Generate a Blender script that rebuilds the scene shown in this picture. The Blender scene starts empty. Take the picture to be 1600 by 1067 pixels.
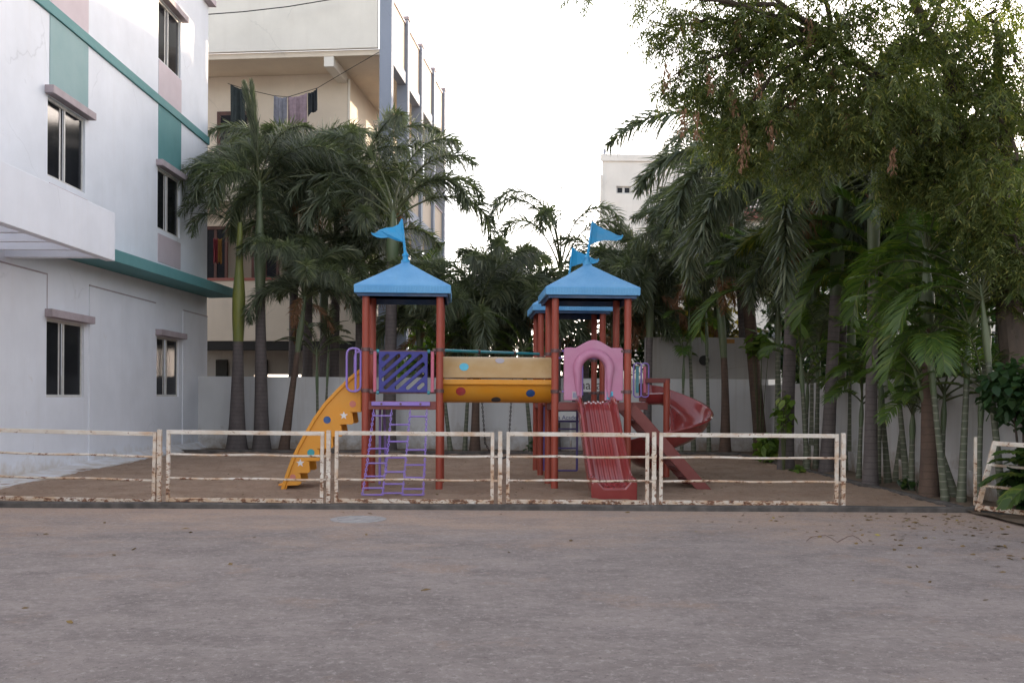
import bpy, bmesh, math, random
import numpy as np
from mathutils import Vector, Matrix, noise as mnoise
R = math.radians
S = bpy.context.scene
COL = S.collection
F, HZ, CX, EYE, ROLL = 1500.0, 621.0, 800.0, 1.5, R(0.3)

def W(px, py, D):
    """a point seen at photo pixel (px,py) at distance D down the yard"""
    u, v = px-CX, HZ-py
    return Vector(((u*math.cos(ROLL)-v*math.sin(ROLL))*D/F, D, EYE+(u*math.sin(ROLL)+v*math.cos(ROLL))*D/F))

# ------------------------------------------------------------------ materials
MATS = {}
def _nt(name):
    m = bpy.data.materials.new(name); m.use_nodes = True
    nt = m.node_tree
    return m, nt, nt.nodes['Principled BSDF'], nt.nodes['Material Output']
def N(nt, t, **kw):
    n = nt.nodes.new(t)
    for k, v in kw.items(): setattr(n, k, v)
    return n
def rgba(c): return (c[0], c[1], c[2], 1.0)
def sc(c, k): return tuple(min(1, x*k) for x in c)
def coords(nt, scale=(1,1,1), kind='Object'):
    tc = N(nt, 'ShaderNodeTexCoord'); mp = N(nt, 'ShaderNodeMapping')
    mp.inputs['Scale'].default_value = scale
    nt.links.new(tc.outputs[kind], mp.inputs['Vector'])
    return mp.outputs['Vector']
def noise(nt, vec, scale, detail=5, rough=.6):
    n = N(nt, 'ShaderNodeTexNoise'); n.inputs['Scale'].default_value = scale
    n.inputs['Detail'].default_value = detail; n.inputs['Roughness'].default_value = rough
    nt.links.new(vec, n.inputs['Vector']); return n.outputs['Fac']
def ramp(nt, fac, a, b, ca=(0,0,0,1), cb=(1,1,1,1)):
    r = N(nt, 'ShaderNodeValToRGB'); e = r.color_ramp.elements
    e[0].position = a; e[1].position = b; e[0].color = ca; e[1].color = cb
    nt.links.new(fac, r.inputs['Fac']); return r.outputs['Color']
def mixc(nt, fac, a, b, mode='MIX'):
    m = N(nt, 'ShaderNodeMix', data_type='RGBA', blend_type=mode)
    for val, idx in ((fac, 0), (a, 6), (b, 7)):
        if hasattr(val, 'links') or hasattr(val, 'is_output'): nt.links.new(val, m.inputs[idx])
        elif idx == 0: m.inputs[0].default_value = val
        else: m.inputs[idx].default_value = rgba(val)
    return m.outputs[2]
def bump(nt, b, h, strength=.3, dist=.01):
    n = N(nt, 'ShaderNodeBump'); n.inputs['Strength'].default_value = strength; n.inputs['Distance'].default_value = dist
    nt.links.new(h, n.inputs['Height']); nt.links.new(n.outputs['Normal'], b.inputs['Normal'])

def plain(name, c, rough=.6, c2=None, scale=3.0, lo=.4, hi=.7, bmp=0, bscale=60, stretch=(1,1,1), metal=0, coat=0, spec=.5):
    """base colour broken up by noise, with fine bump"""
    if name in MATS: return MATS[name]
    m, nt, b, o = _nt(name)
    v = coords(nt, stretch)
    col = mixc(nt, ramp(nt, noise(nt, v, scale, 6), lo, hi), c, c2 or sc(c, .8))
    nt.links.new(col, b.inputs['Base Color'])
    b.inputs['Roughness'].default_value = rough; b.inputs['Metallic'].default_value = metal
    b.inputs['Coat Weight'].default_value = coat; b.inputs['Specular IOR Level'].default_value = spec
    if bmp: bump(nt, b, noise(nt, coords(nt), bscale, 4), bmp, .01)
    MATS[name] = m; return m

def plastic(name, c, rough=.38, fade=None, coat=0):
    """weathered rotomoulded plastic / painted steel: dusty fading, scuffs in the gloss"""
    m, nt, b, o = _nt(name)
    v = coords(nt)
    f = fade or tuple(.75*x+.08 for x in c)
    a = mixc(nt, ramp(nt, noise(nt, v, 2.2, 6), .42, .7), c, f)
    a = mixc(nt, ramp(nt, noise(nt, v, 38, 5, .7), .62, .78), a, sc(c, .62))
    nt.links.new(a, b.inputs['Base Color'])
    rr = N(nt, 'ShaderNodeMapRange'); nt.links.new(noise(nt, v, 9, 6), rr.inputs['Value'])
    rr.inputs['To Min'].default_value = rough-.12; rr.inputs['To Max'].default_value = rough+(.10 if coat else .25)
    nt.links.new(rr.outputs['Result'], b.inputs['Roughness'])
    bump(nt, b, noise(nt, v, 45, 4), .03, .005)
    if coat: b.inputs['Coat Weight'].default_value = coat; b.inputs['Coat Roughness'].default_value = .08
    MATS[name] = m; return m

def roofmat():
    m, nt, b, o = _nt('blue moulded roof')
    v = coords(nt)
    a = mixc(nt, ramp(nt, noise(nt, v, 3, 6), .4, .7), (.10,.33,.62), (.155,.41,.69))
    a = mixc(nt, ramp(nt, noise(nt, v, 14, 6, .75), .6, .85), a, (.24,.36,.46))
    nt.links.new(a, b.inputs['Base Color']); b.inputs['Roughness'].default_value = .5
    br = N(nt, 'ShaderNodeTexBrick'); br.inputs['Scale'].default_value = 11; br.inputs['Mortar Size'].default_value = .03
    br.inputs['Mortar Smooth'].default_value = .6
    nt.links.new(v, br.inputs['Vector'])
    inv = N(nt, 'ShaderNodeMath', operation='SUBTRACT'); inv.inputs[0].default_value = 1
    nt.links.new(br.outputs['Fac'], inv.inputs[1]); bump(nt, b, inv.outputs[0], .7, .012)
    return m

def rusty():
    m, nt, b, o = _nt('rusty white paint')
    g = N(nt, 'ShaderNodeNewGeometry'); v = g.outputs['Position']
    mp = N(nt, 'ShaderNodeMapping'); mp.inputs['Scale'].default_value = (.7, 1, 1.3); nt.links.new(v, mp.inputs['Vector'])
    v = mp.outputs['Vector']
    sep = N(nt, 'ShaderNodeSeparateXYZ'); nt.links.new(g.outputs['Position'], sep.inputs[0])
    low = N(nt, 'ShaderNodeMapRange'); nt.links.new(sep.outputs['Z'], low.inputs['Value'])
    low.inputs['From Min'].default_value = .0; low.inputs['From Max'].default_value = 1.1
    low.inputs['To Min'].default_value = .12; low.inputs['To Max'].default_value = 0
    def add(a, bb):
        n = N(nt, 'ShaderNodeMath', operation='ADD'); nt.links.new(a, n.inputs[0]); nt.links.new(bb, n.inputs[1]); return n.outputs[0]
    n1 = add(noise(nt, v, 16, 8, .72), low.outputs[0])
    n2 = add(noise(nt, v, 5, 6, .65), low.outputs[0])
    base = mixc(nt, ramp(nt, noise(nt, v, 3, 5), .35, .7), (.68,.62,.55), (.55,.46,.37))
    base = mixc(nt, ramp(nt, n2, .49, .70), base, (.50,.33,.21))
    fac = ramp(nt, n1, .607, .655)
    base = mixc(nt, fac, base, (.19,.078,.036))
    base = mixc(nt, ramp(nt, n1, .70, .73), base, (.055,.03,.022))
    nt.links.new(base, b.inputs['Base Color'])
    b.inputs['Roughness'].default_value = .7
    bump(nt, b, n1, .35, .006)
    return m

def wallpaint(name, c, dirt=(.42,.36,.30), streak=.5, low=.7, zdirt=0.0, rough=.8):
    """painted plaster: faint trowel noise, vertical rain streaks, splash dirt along the foot"""
    m, nt, b, o = _nt(name)
    g = N(nt, 'ShaderNodeNewGeometry'); P = g.outputs['Position']
    def mp(s):
        q = N(nt, 'ShaderNodeMapping'); q.inputs['Scale'].default_value = s; nt.links.new(P, q.inputs['Vector']); return q.outputs['Vector']
    a = mixc(nt, ramp(nt, noise(nt, mp((1,1,1)), .9, 6), .35, .7), c, sc(c, .9))
    st = ramp(nt, noise(nt, mp((3.5,3.5,.22)), 1.6, 6, .65), .52, .78)
    ms = N(nt, 'ShaderNodeMath', operation='MULTIPLY'); ms.inputs[1].default_value = streak; nt.links.new(st, ms.inputs[0])
    a = mixc(nt, ms.outputs[0], a, tuple(.55*x+.45*y for x, y in zip(c, dirt)))
    if low:
        sep = N(nt, 'ShaderNodeSeparateXYZ'); nt.links.new(P, sep.inputs[0])
        mr = N(nt, 'ShaderNodeMapRange'); nt.links.new(sep.outputs['Z'], mr.inputs['Value'])
        mr.inputs['From Min'].default_value = zdirt; mr.inputs['From Max'].default_value = zdirt+low
        mr.inputs['To Min'].default_value = .42; mr.inputs['To Max'].default_value = 0
        ad = N(nt, 'ShaderNodeMath', operation='ADD'); nt.links.new(mr.outputs[0], ad.inputs[0]); nt.links.new(noise(nt, mp((1,1,1)), 2.3, 7, .7), ad.inputs[1])
        a = mixc(nt, ramp(nt, ad.outputs[0], .66, .98), a, dirt)
    a = mixc(nt, ramp(nt, noise(nt, mp((1,1,1)), 26, 5, .7), .70, .76), a, sc(c, .8))
    dv = N(nt, 'ShaderNodeMix', data_type='RGBA', blend_type='ADD'); dv.inputs[0].default_value = .5
    nz = N(nt, 'ShaderNodeTexNoise'); nz.inputs['Scale'].default_value = 1.7; nz.inputs['Detail'].default_value = 8; nt.links.new(P, nz.inputs['Vector'])
    nt.links.new(P, dv.inputs[6]); nt.links.new(nz.outputs['Color'], dv.inputs[7])
    vo = N(nt, 'ShaderNodeTexVoronoi', feature='DISTANCE_TO_EDGE'); vo.inputs['Scale'].default_value = .33; nt.links.new(dv.outputs[2], vo.inputs['Vector'])
    cr_ = ramp(nt, vo.outputs['Distance'], .0015, .0045, (1,1,1,1), (0,0,0,1)); ms2 = N(nt, 'ShaderNodeMath', operation='MULTIPLY')
    nt.links.new(cr_, ms2.inputs[0]); nt.links.new(ramp(nt, noise(nt, mp((1,1,1)), .5, 3), .50, .60), ms2.inputs[1])
    ms3 = N(nt, 'ShaderNodeMath', operation='MULTIPLY'); ms3.inputs[1].default_value = .30; nt.links.new(ms2.outputs[0], ms3.inputs[0])
    a = mixc(nt, ms3.outputs[0], a, sc(c, .45))
    nt.links.new(a, b.inputs['Base Color']); b.inputs['Roughness'].default_value = rough
    b.inputs['Specular IOR Level'].default_value = .3
    bump(nt, b, noise(nt, mp((1,1,1)), 35, 6), .18, .01)
    return m

def groundmat(name, kind):
    m, nt, b, o = _nt(name)
    g = N(nt, 'ShaderNodeNewGeometry'); P = g.outputs['Position']
    def mp(s):
        q = N(nt, 'ShaderNodeMapping'); q.inputs['Scale'].default_value = s; nt.links.new(P, q.inputs['Vector']); return q.outputs['Vector']
    one = mp((1,1,1))
    if kind == 'yard':
        # worn concrete: big tonal drifts, broken hand sized blotches, grit; dusty along the kerb
        a = mixc(nt, ramp(nt, noise(nt, mp((.8,.8,1)), .55, 9, .7), .38, .64), (0.279,0.232,0.212), (0.390,0.324,0.296))
        a = mixc(nt, ramp(nt, noise(nt, mp((.7,1,1)), 1.9, 12, .82), .46, .64), a, (0.227,0.189,0.177))
        a = mixc(nt, ramp(nt, noise(nt, mp((.8,1,1)), 3.1, 12, .84), .51, .68), a, (0.422,0.355,0.328))
        a = mixc(nt, ramp(nt, noise(nt, one, .8, 8, .68), .56, .72), a, (0.402,0.278,0.211))
        sep = N(nt, 'ShaderNodeSeparateXYZ'); nt.links.new(P, sep.inputs[0])
        mr = N(nt, 'ShaderNodeMapRange'); nt.links.new(sep.outputs['Y'], mr.inputs['Value'])
        mr.inputs['From Min'].default_value = 8.0; mr.inputs['From Max'].default_value = 12.75
        mr.inputs['To Min'].default_value = -.10; mr.inputs['To Max'].default_value = .30
        ad = N(nt, 'ShaderNodeMath', operation='ADD'); nt.links.new(mr.outputs[0], ad.inputs[0]); nt.links.new(noise(nt, mp((.5,1,1)), 1.4, 9, .75), ad.inputs[1])
        a = mixc(nt, ramp(nt, ad.outputs[0], .54, .80), a, (0.467,0.337,0.263))
        a = mixc(nt, ramp(nt, noise(nt, one, 15, 11, .9), .535, .57), a, (0.480,0.408,0.376))
        a = mixc(nt, ramp(nt, noise(nt, one, 19, 11, .9), .55, .585), a, (0.175,0.144,0.134))
        a = mixc(nt, ramp(nt, noise(nt, one, 33, 5, .8), .64, .67), a, (0.130,0.106,0.099))
        b.inputs['Roughness'].default_value = .88
        h = N(nt, 'ShaderNodeMath', operation='ADD'); nt.links.new(noise(nt, one, 55, 8, .8), h.inputs[0]); nt.links.new(noise(nt, mp((.7,1,1)), 6, 10, .8), h.inputs[1])
        bump(nt, b, h.outputs[0], .8, .03)
    elif kind == 'sand':
        a = mixc(nt, ramp(nt, noise(nt, one, 1.3, 8, .65), .35, .68), (.43,.285,.20), (.56,.40,.295))
        a = mixc(nt, ramp(nt, noise(nt, one, 30, 6, .8), .55, .72), a, (.20,.13,.095))
        a = mixc(nt, ramp(nt, noise(nt, one, 75, 3, .7), .66, .70), a, (.50,.40,.33))
        a = mixc(nt, ramp(nt, noise(nt, one, 9, 9, .8), .54, .64), a, (.27,.185,.135)); a = mixc(nt, ramp(nt, noise(nt, one, 13, 9, .8), .56, .64), a, (.52,.41,.33))
        b.inputs['Roughness'].default_value = .95
        bump(nt, b, noise(nt, one, 16, 9, .85), 1.0, .08)
    else:
        a = mixc(nt, ramp(nt, noise(nt, one, .7, 8, .65), .35, .68), (.15,.11,.08), (.23,.17,.12))
        b.inputs['Roughness'].default_value = .95
        bump(nt, b, noise(nt, one, 14, 8, .8), .8, .05)
    nt.links.new(a, b.inputs['Base Color']); b.inputs['Specular IOR Level'].default_value = .25
    return m

def leafmat(name, c1, c2, c3=None, trans=.35, rough=.45):
    m, nt, b, o = _nt(name)
    g = N(nt, 'ShaderNodeNewGeometry')
    r = N(nt, 'ShaderNodeValToRGB'); e = r.color_ramp.elements
    e[0].color = rgba(c1); e[1].color = rgba(c2)
    if c3:
        x = e.new(.86); x.color = rgba(c2); e[-1].color = rgba(c3)
    nt.links.new(g.outputs['Random Per Island'], r.inputs['Fac'])
    nt.links.new(r.outputs['Color'], b.inputs['Base Color'])
    b.inputs['Roughness'].default_value = rough; b.inputs['Specular IOR Level'].default_value = .45
    t = N(nt, 'ShaderNodeBsdfTranslucent'); tm = mixc(nt, 1.0, r.outputs['Color'], (1.7,1.9,.8), 'MULTIPLY')
    nt.links.new(tm, t.inputs['Color'])
    mx = N(nt, 'ShaderNodeMixShader'); mx.inputs[0].default_value = trans
    nt.links.new(b.outputs[0], mx.inputs[1]); nt.links.new(t.outputs[0], mx.inputs[2]); nt.links.new(mx.outputs[0], o.inputs['Surface'])
    return m

def ringbark(name, c, c2, n=9.0, rough=.85, ring=None):
    """palm trunk: leaf-scar rings and blotches"""
    m, nt, b, o = _nt(name)
    v = coords(nt)
    w = N(nt, 'ShaderNodeTexWave', wave_type='BANDS', bands_direction='Z', wave_profile='SAW')
    w.inputs['Scale'].default_value = n/6.28*2; w.inputs['Distortion'].default_value = 1.2; w.inputs['Detail'].default_value = 3; w.inputs['Detail Scale'].default_value = 3
    nt.links.new(v, w.inputs['Vector'])
    a = mixc(nt, ramp(nt, noise(nt, coords(nt, (1,1,.5)), 6, 6, .7), .35, .7), c, c2)
    a = mixc(nt, ramp(nt, w.outputs['Fac'], .80, .97), a, ring or sc(c, .55))
    nt.links.new(a, b.inputs['Base Color']); b.inputs['Roughness'].default_value = rough
    bump(nt, b, w.outputs['Fac'], .5, .02)
    return m

M = {}
M['yard'] = groundmat('concrete yard', 'yard'); M['sand'] = groundmat('play sand', 'sand'); M['soil'] = groundmat('bare soil', 'soil')
M['kerb'] = plain('kerb concrete', (.12,.105,.095), .9, (.055,.048,.044), 5, .35, .65, .4, 40)
M['white'] = wallpaint('white wall paint', (.775,.785,.835), (.55,.49,.43), .28, .45)
M['bwall'] = wallpaint('boundary wall paint', (.60,.59,.59), (.28,.22,.17), .8, .85)
M['grey'] = wallpaint('grey cement render', (.36,.34,.32), (.16,.13,.11), .8, 0)
M['cream'] = wallpaint('cream wall paint', (.72,.62,.50), (.45,.36,.28), .25, 0)
M['creamwhite'] = wallpaint('off white parapet paint', (.78,.73,.65), (.5,.42,.34), .3, 0)
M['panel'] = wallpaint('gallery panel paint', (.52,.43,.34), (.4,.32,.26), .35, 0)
M['bluegrey'] = wallpaint('blue grey column paint', (.30,.33,.40), (.2,.2,.2), .3, 0)
M['farwhite'] = wallpaint('far building paint', (.84,.80,.74), (.45,.4,.34), .2, 0)
M['teal'] = plain('teal paint', (.085,.235,.24), .75, (.10,.26,.265), 2, .35, .7, .1)
M['tealpale'] = plain('faded teal paint', (.22,.345,.35), .75, (.25,.37,.375), 2, .35, .7, .1)
M['pink'] = plain('dusty pink paint', (.52,.43,.46), .75, (.56,.47,.50), 2, .35, .7, .1)
M['lintel'] = plain('mauve ledge paint', (.42,.35,.37), .8, (.34,.28,.29), 4, .35, .7, .1)
M['alu'] = plain('cream window frame', (.62,.60,.57), .5, (.5,.48,.45), 8)
M['glass'] = plain('dark window glass', (.012,.013,.016), .12, (.02,.021,.025), 2, spec=.13)
M['brown'] = plain('brown wood', (.11,.04,.028), .6, (.07,.028,.02), 4, stretch=(1,1,.2))
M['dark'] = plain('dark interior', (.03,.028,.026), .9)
M['redcoping'] = plain('red coping', (.36,.12,.09), .8, (.30,.12,.10), 4)
M['rust'] = rusty()
M['post'] = plastic('red oxide paint', (.29,.048,.026), .42, (.32,.062,.036))
M['maroon'] = plastic('maroon plastic', (.235,.030,.030), .22, (.27,.048,.044), .8)
M['maroonplain'] = plastic('maroon paint', (.17,.034,.028), .45, (.19,.045,.038))
M['roof'] = roofmat()
M['flag'] = plastic('bright blue plastic', (.012,.30,.60), .42)
M['yellow'] = plastic('yellow plastic', (.68,.27,.016), .42, (.64,.29,.035))
M['beige'] = plastic('faded yellow plastic', (.44,.27,.11), .45, (.50,.34,.17))
M['purple'] = plastic('violet paint', (.26,.16,.52), .4)
M['indigo'] = plastic('indigo plastic', (.026,.024,.20), .4, (.036,.034,.23))
M['deeppurple'] = plastic('dark violet paint', (.09,.06,.24), .45)
M['pinkpl'] = plastic('pink plastic', (.47,.185,.30), .42, (.50,.24,.35))
M['rosebar'] = plastic('rose plastic', (.50,.10,.17), .42)
M['tealpipe'] = plastic('teal pipe', (.02,.24,.29), .35)
M['clamp'] = plain('steel clamp', (.16,.10,.10), .5, (.10,.05,.05), 20, metal=.6)
for k, c in dict(dotred=(.40,.02,.025), dotblue=(.02,.075,.24), dotcyan=(.09,.46,.62), dotteal=(.02,.30,.33), dotpink=(.55,.16,.11), dotgrey=(.42,.36,.38), dotblack=(.02,.02,.025), star=(.72,.70,.70)).items():
    M[k] = plastic('sticker '+k, c, .5)
M['chain'] = plain('dark chain steel', (.06,.045,.045), .5, metal=.7)
M['trunkA'] = ringbark('palm bark grey', (.135,.112,.108), (.085,.07,.068))
M['trunkB'] = ringbark('palm bark brown', (.125,.078,.055), (.07,.046,.037))
M['trunkC'] = ringbark('cane bark', (.13,.135,.09), (.06,.07,.045), 9, .7, (.26,.25,.20))
M['shaftY'] = plain('yellow green crownshaft', (.20,.20,.035), .5, (.12,.15,.04), 3, stretch=(1,1,.25))
M['shaftG'] = plain('green crownshaft', (.075,.11,.05), .5, (.12,.13,.07), 3, stretch=(1,1,.25))
M['rachis'] = plain('leaf stalk', (.075,.085,.03), .6, (.05,.06,.025), 6)
M['fox'] = leafmat('foxtail palm leaf', (.070,.086,.064), (.155,.178,.122), (.26,.26,.18), .32, .42)
M['foxy'] = leafmat('yellowing palm leaf', (.075,.105,.025), (.16,.17,.035), (.26,.22,.05))
M['areca'] = leafmat('areca palm leaf', (.040,.078,.020), (.100,.155,.032), (.19,.21,.045), .42)
M['neem'] = leafmat('neem leaf', (.060,.082,.032), (.150,.170,.060), (.30,.26,.08), .46)
M['vine'] = leafmat('vine leaf', (.075,.135,.022), (.15,.23,.04), (.24,.29,.06))
M['bush'] = leafmat('dark bush leaf', (.018,.045,.018), (.045,.09,.03), (.09,.13,.03))
M['gold'] = leafmat('golden leaf', (.16,.14,.025), (.34,.24,.03), (.5,.36,.05))
M['dry'] = leafmat('dry seed tassel', (.16,.085,.05), (.27,.145,.085), None, .2, .8)
M['litter'] = leafmat('fallen leaf', (.10,.06,.03), (.24,.15,.05), (.40,.33,.08), .1, .8)
M['bark'] = plain('tree bark', (.085,.06,.045), .9, (.045,.034,.028), 7, bmp=.8, bscale=25, stretch=(1,1,.3))

# ------------------------------------------------------------------ builders
def tag(o, label=None, cat=None, group=None, kind=None):
    if label: o['label'] = label
    if cat: o['category'] = cat
    if group: o['group'] = group
    if kind: o['kind'] = kind
    return o
def thing(name, label, cat, loc=(0,0,0), rz=0, group=None):
    o = bpy.data.objects.new(name, None); COL.objects.link(o)
    o.empty_display_size = .2
    o.location = loc; o.rotation_euler = (0,0,rz)
    return tag(o, label, cat, group)
class MB:
    def __init__(s): s.v, s.f, s.m = [], [], []
    def add(s, vs, fs, mi=0):
        n = len(s.v); s.v += [tuple(v) for v in vs]
        s.f += [tuple(i+n for i in f) for f in fs]; s.m += [mi]*len(fs); return s
    def box(s, a, b, mi=0):
        (x0,y0,z0),(x1,y1,z1) = a, b
        return s.add([(x0,y0,z0),(x1,y0,z0),(x1,y1,z0),(x0,y1,z0),(x0,y0,z1),(x1,y0,z1),(x1,y1,z1),(x0,y1,z1)],
              [(3,2,1,0),(4,5,6,7),(0,1,5,4),(1,2,6,5),(2,3,7,6),(3,0,4,7)], mi)
    def tube(s, pts, r, n=10, mi=0, cap=True, closed=False):
        pts = [Vector(p) for p in pts]; k = len(pts)
        rs = r if isinstance(r, (list, tuple)) else [r]*k
        up = None; vs = []; fs = []
        for i, p in enumerate(pts):
            if closed: t = pts[(i+1)%k]-pts[i-1]
            else: t = pts[min(i+1,k-1)]-pts[max(i-1,0)]
            t = t.normalized() if t.length > 1e-9 else Vector((0,0,1))
            if up is None: up = t.orthogonal().normalized()
            up = (up-t*up.dot(t)); up = up.normalized() if up.length > 1e-6 else t.orthogonal().normalized()
            w = t.cross(up)
            for j in range(n):
                a = 2*math.pi*j/n; vs.append(p+(up*math.cos(a)+w*math.sin(a))*rs[i])
        for i in range(k if closed else k-1):
            q = (i+1)%k
            for j in range(n): fs.append((i*n+j, i*n+(j+1)%n, q*n+(j+1)%n, q*n+j))
        if cap and not closed:
            fs.append(tuple(range(n-1,-1,-1))); fs.append(tuple((k-1)*n+j for j in range(n)))
        return s.add(vs, fs, mi)
    def cyl(s, c, r, z0, z1, n=16, mi=0): return s.tube([(c[0],c[1],z0),(c[0],c[1],z1)], r, n, mi)
    def bar(s, a, b, w, h, mi=0, up=(0,0,1)):
        a, b = Vector(a), Vector(b); t = (b-a).normalized(); x = t.cross(Vector(up)).normalized(); u = x.cross(t)
        x *= w/2; u *= h/2
        vs = [a-x-u, a+x-u, a+x+u, a-x+u, b-x-u, b+x-u, b+x+u, b-x+u]
        return s.add(vs, [(0,1,2,3),(7,6,5,4),(4,5,1,0),(5,6,2,1),(6,7,3,2),(7,4,0,3)], mi)
    def prism(s, poly, fn, d0, d1, mi=0):
        """poly in 2D, fn(u,v,d) -> 3D point; a slab between depths d0 and d1"""
        n = len(poly); vs = [fn(u,v,d0) for u,v in poly]+[fn(u,v,d1) for u,v in poly]
        fs = [tuple(range(n)), tuple(range(2*n-1,n-1,-1))]+[(i+n,(i+1)%n+n,(i+1)%n,i) for i in range(n)]
        return s.add(vs, fs, mi)
    def loft(s, rings, mi=0, cap=True, closed=True):
        n = len(rings[0]); vs = [p for r in rings for p in r]; fs = []
        for i in range(len(rings)-1):
            for j in range(n if closed else n-1):
                fs.append((i*n+j, i*n+(j+1)%n, (i+1)*n+(j+1)%n, (i+1)*n+j))
        if cap: fs += [tuple(range(n-1,-1,-1)), tuple((len(rings)-1)*n+j for j in range(n))]
        return s.add(vs, fs, mi)
    def build(s, name, mats, parent=None, world=False, smooth=False, bevel=0, fix=True):
        me = bpy.data.meshes.new(name)
        off = Vector(parent.location) if (parent and world) else Vector((0,0,0))
        if world and parent and parent.parent: off = off+Vector(parent.parent.location)
        me.from_pydata([tuple(Vector(v)-off) for v in s.v], [], s.f)
        for m in (mats if isinstance(mats, list) else [mats]): me.materials.append(m)
        if any(s.m): me.polygons.foreach_set('material_index', s.m)
        if fix:
            b = bmesh.new(); b.from_mesh(me); bmesh.ops.recalc_face_normals(b, faces=b.faces); b.to_mesh(me); b.free()
        if smooth:
            me.polygons.foreach_set('use_smooth', [True]*len(me.polygons))
        o = bpy.data.objects.new(name, me); COL.objects.link(o)
        if parent: o.parent = parent
        if smooth:
            try: me.set_sharp_from_angle(angle=R(45))
            except Exception: pass
        if bevel:
            md = o.modifiers.new('bevel', 'BEVEL'); md.width = bevel; md.segments = 2; md.limit_method = 'ANGLE'
        return o
def structure(o, kind='structure'): o['kind'] = kind; return o

class Leaves:
    """numpy leaf blades: strips of two quads each"""
    def __init__(s): s.V, s.n, s.mi = [], 0, []
    def strips(s, B, A, Wd, l, w, g, prof=(.35,.5,.05), mi=0, curve=None):
        B, A, Wd = np.asarray(B,float), np.asarray(A,float), np.asarray(Wd,float)
        l = np.broadcast_to(l, len(B))[:,None]; w = np.broadcast_to(w, len(B))[:,None]; g = np.broadcast_to(g, len(B))[:,None]
        out = np.empty((len(B), 6, 3))
        for k, t in enumerate((0., .5, 1.)):
            c = B+A*l*t; c[:,2:3] -= g*l*t*t
            if curve is not None: c = c+curve*l*t*t
            out[:,2*k] = c-Wd*w*prof[k]; out[:,2*k+1] = c+Wd*w*prof[k]
        s.V.append(out.reshape(-1,3)); s.mi += [mi]*(2*len(B)); s.n += len(B)
    def build(s, name, mats, parent=None, tubes=None, tube_mi=1, off=(0,0,0)):
        V = np.concatenate(s.V) if s.V else np.zeros((0,3))
        V = V-np.asarray(off)
        base = (np.arange(s.n)*6)[:,None,None]
        Q = (base+np.array([[0,1,3,2],[2,3,5,4]])[None]).reshape(-1,4)
        nv, nq = len(V), len(Q)
        tv = np.array([tuple(p) for p in tubes.v], float).reshape(-1,3)-np.asarray(off) if tubes else np.zeros((0,3))
        tf = tubes.f if tubes else []
        me = bpy.data.meshes.new(name)
        allv = np.concatenate([V, tv]); me.vertices.add(len(allv)); me.vertices.foreach_set('co', allv.ravel())
        loops = list(Q.ravel()); starts = list(np.arange(nq)*4)
        pos = nq*4
        extra = []
        for f in tf:
            extra += [i+nv for i in f]; starts.append(pos); pos += len(f)
        li = np.concatenate([Q.ravel(), np.array(extra, int)]) if extra else Q.ravel()
        me.loops.add(len(li)); me.loops.foreach_set('vertex_index', li.astype(np.int32))
        me.polygons.add(len(starts)); me.polygons.foreach_set('loop_start', np.array(starts, np.int32))
        for m in mats: me.materials.append(m)
        me.polygons.foreach_set('material_index', np.array(s.mi+[tube_mi]*len(tf), np.int32))
        me.polygons.foreach_set('use_smooth', np.ones(len(starts), bool))
        me.update(calc_edges=True); me.validate()
        o = bpy.data.objects.new(name, me); COL.objects.link(o)
        if parent: o.parent = parent
        return o
def unit(a): return a/np.maximum(np.linalg.norm(a, axis=-1, keepdims=True), 1e-9)

# ------------------------------------------------------------------ world, sun, camera
SUN_AZ, SUN_EL = R(28), R(7.5)
w = bpy.data.worlds.new('World'); S.world = w; w.use_nodes = True
nt = w.node_tree; bg = nt.nodes['Background']
sky = nt.nodes.new('ShaderNodeTexSky'); sky.sky_type = 'NISHITA'; sky.sun_disc = False
sky.sun_elevation = SUN_EL; sky.sun_rotation = SUN_AZ; sky.air_density = 1.0; sky.dust_density = 1.6; sky.ozone_density = 1.5
hs = nt.nodes.new('ShaderNodeHueSaturation'); hs.inputs['Saturation'].default_value = .38     # milky, hazy evening air
tn = nt.nodes.new('ShaderNodeMix'); tn.data_type = 'RGBA'; tn.blend_type = 'MULTIPLY'; tn.inputs[0].default_value = 1; tn.inputs[7].default_value = (1.035,.995,1.01,1)
nt.links.new(sky.outputs[0], hs.inputs['Color']); nt.links.new(hs.outputs[0], tn.inputs[6]); nt.links.new(tn.outputs[2], bg.inputs[0]); bg.inputs[1].default_value = .15
sd = Vector((math.sin(SUN_AZ)*math.cos(SUN_EL), math.cos(SUN_AZ)*math.cos(SUN_EL), math.sin(SUN_EL)))
L = bpy.data.lights.new('sun', 'SUN'); L.energy = 2.0; L.angle = R(.6); L.color = (1,.80,.58)
lo = bpy.data.objects.new('sun', L); COL.objects.link(lo); lo.rotation_euler = sd.to_track_quat('Z','Y').to_euler(); lo.location = (20,30,25)
cam = bpy.data.cameras.new('camera'); co = bpy.data.objects.new('camera', cam); COL.objects.link(co); S.camera = co
cam.sensor_width = 36; cam.lens = 36*F/1600; cam.shift_x = 0; cam.shift_y = (HZ-533.5)/1600; cam.clip_end = 1500; cam.clip_start = .05
co.location = (0,0,EYE); co.rotation_euler = (R(90), -ROLL, 0)
S.view_settings.view_transform = 'Standard'; S.view_settings.look = 'None'; S.view_settings.exposure = 2.3; S.view_settings.gamma = 1
S.cycles.max_bounces = 8; S.cycles.transparent_max_bounces = 8
S.cycles.use_denoising = True

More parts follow.
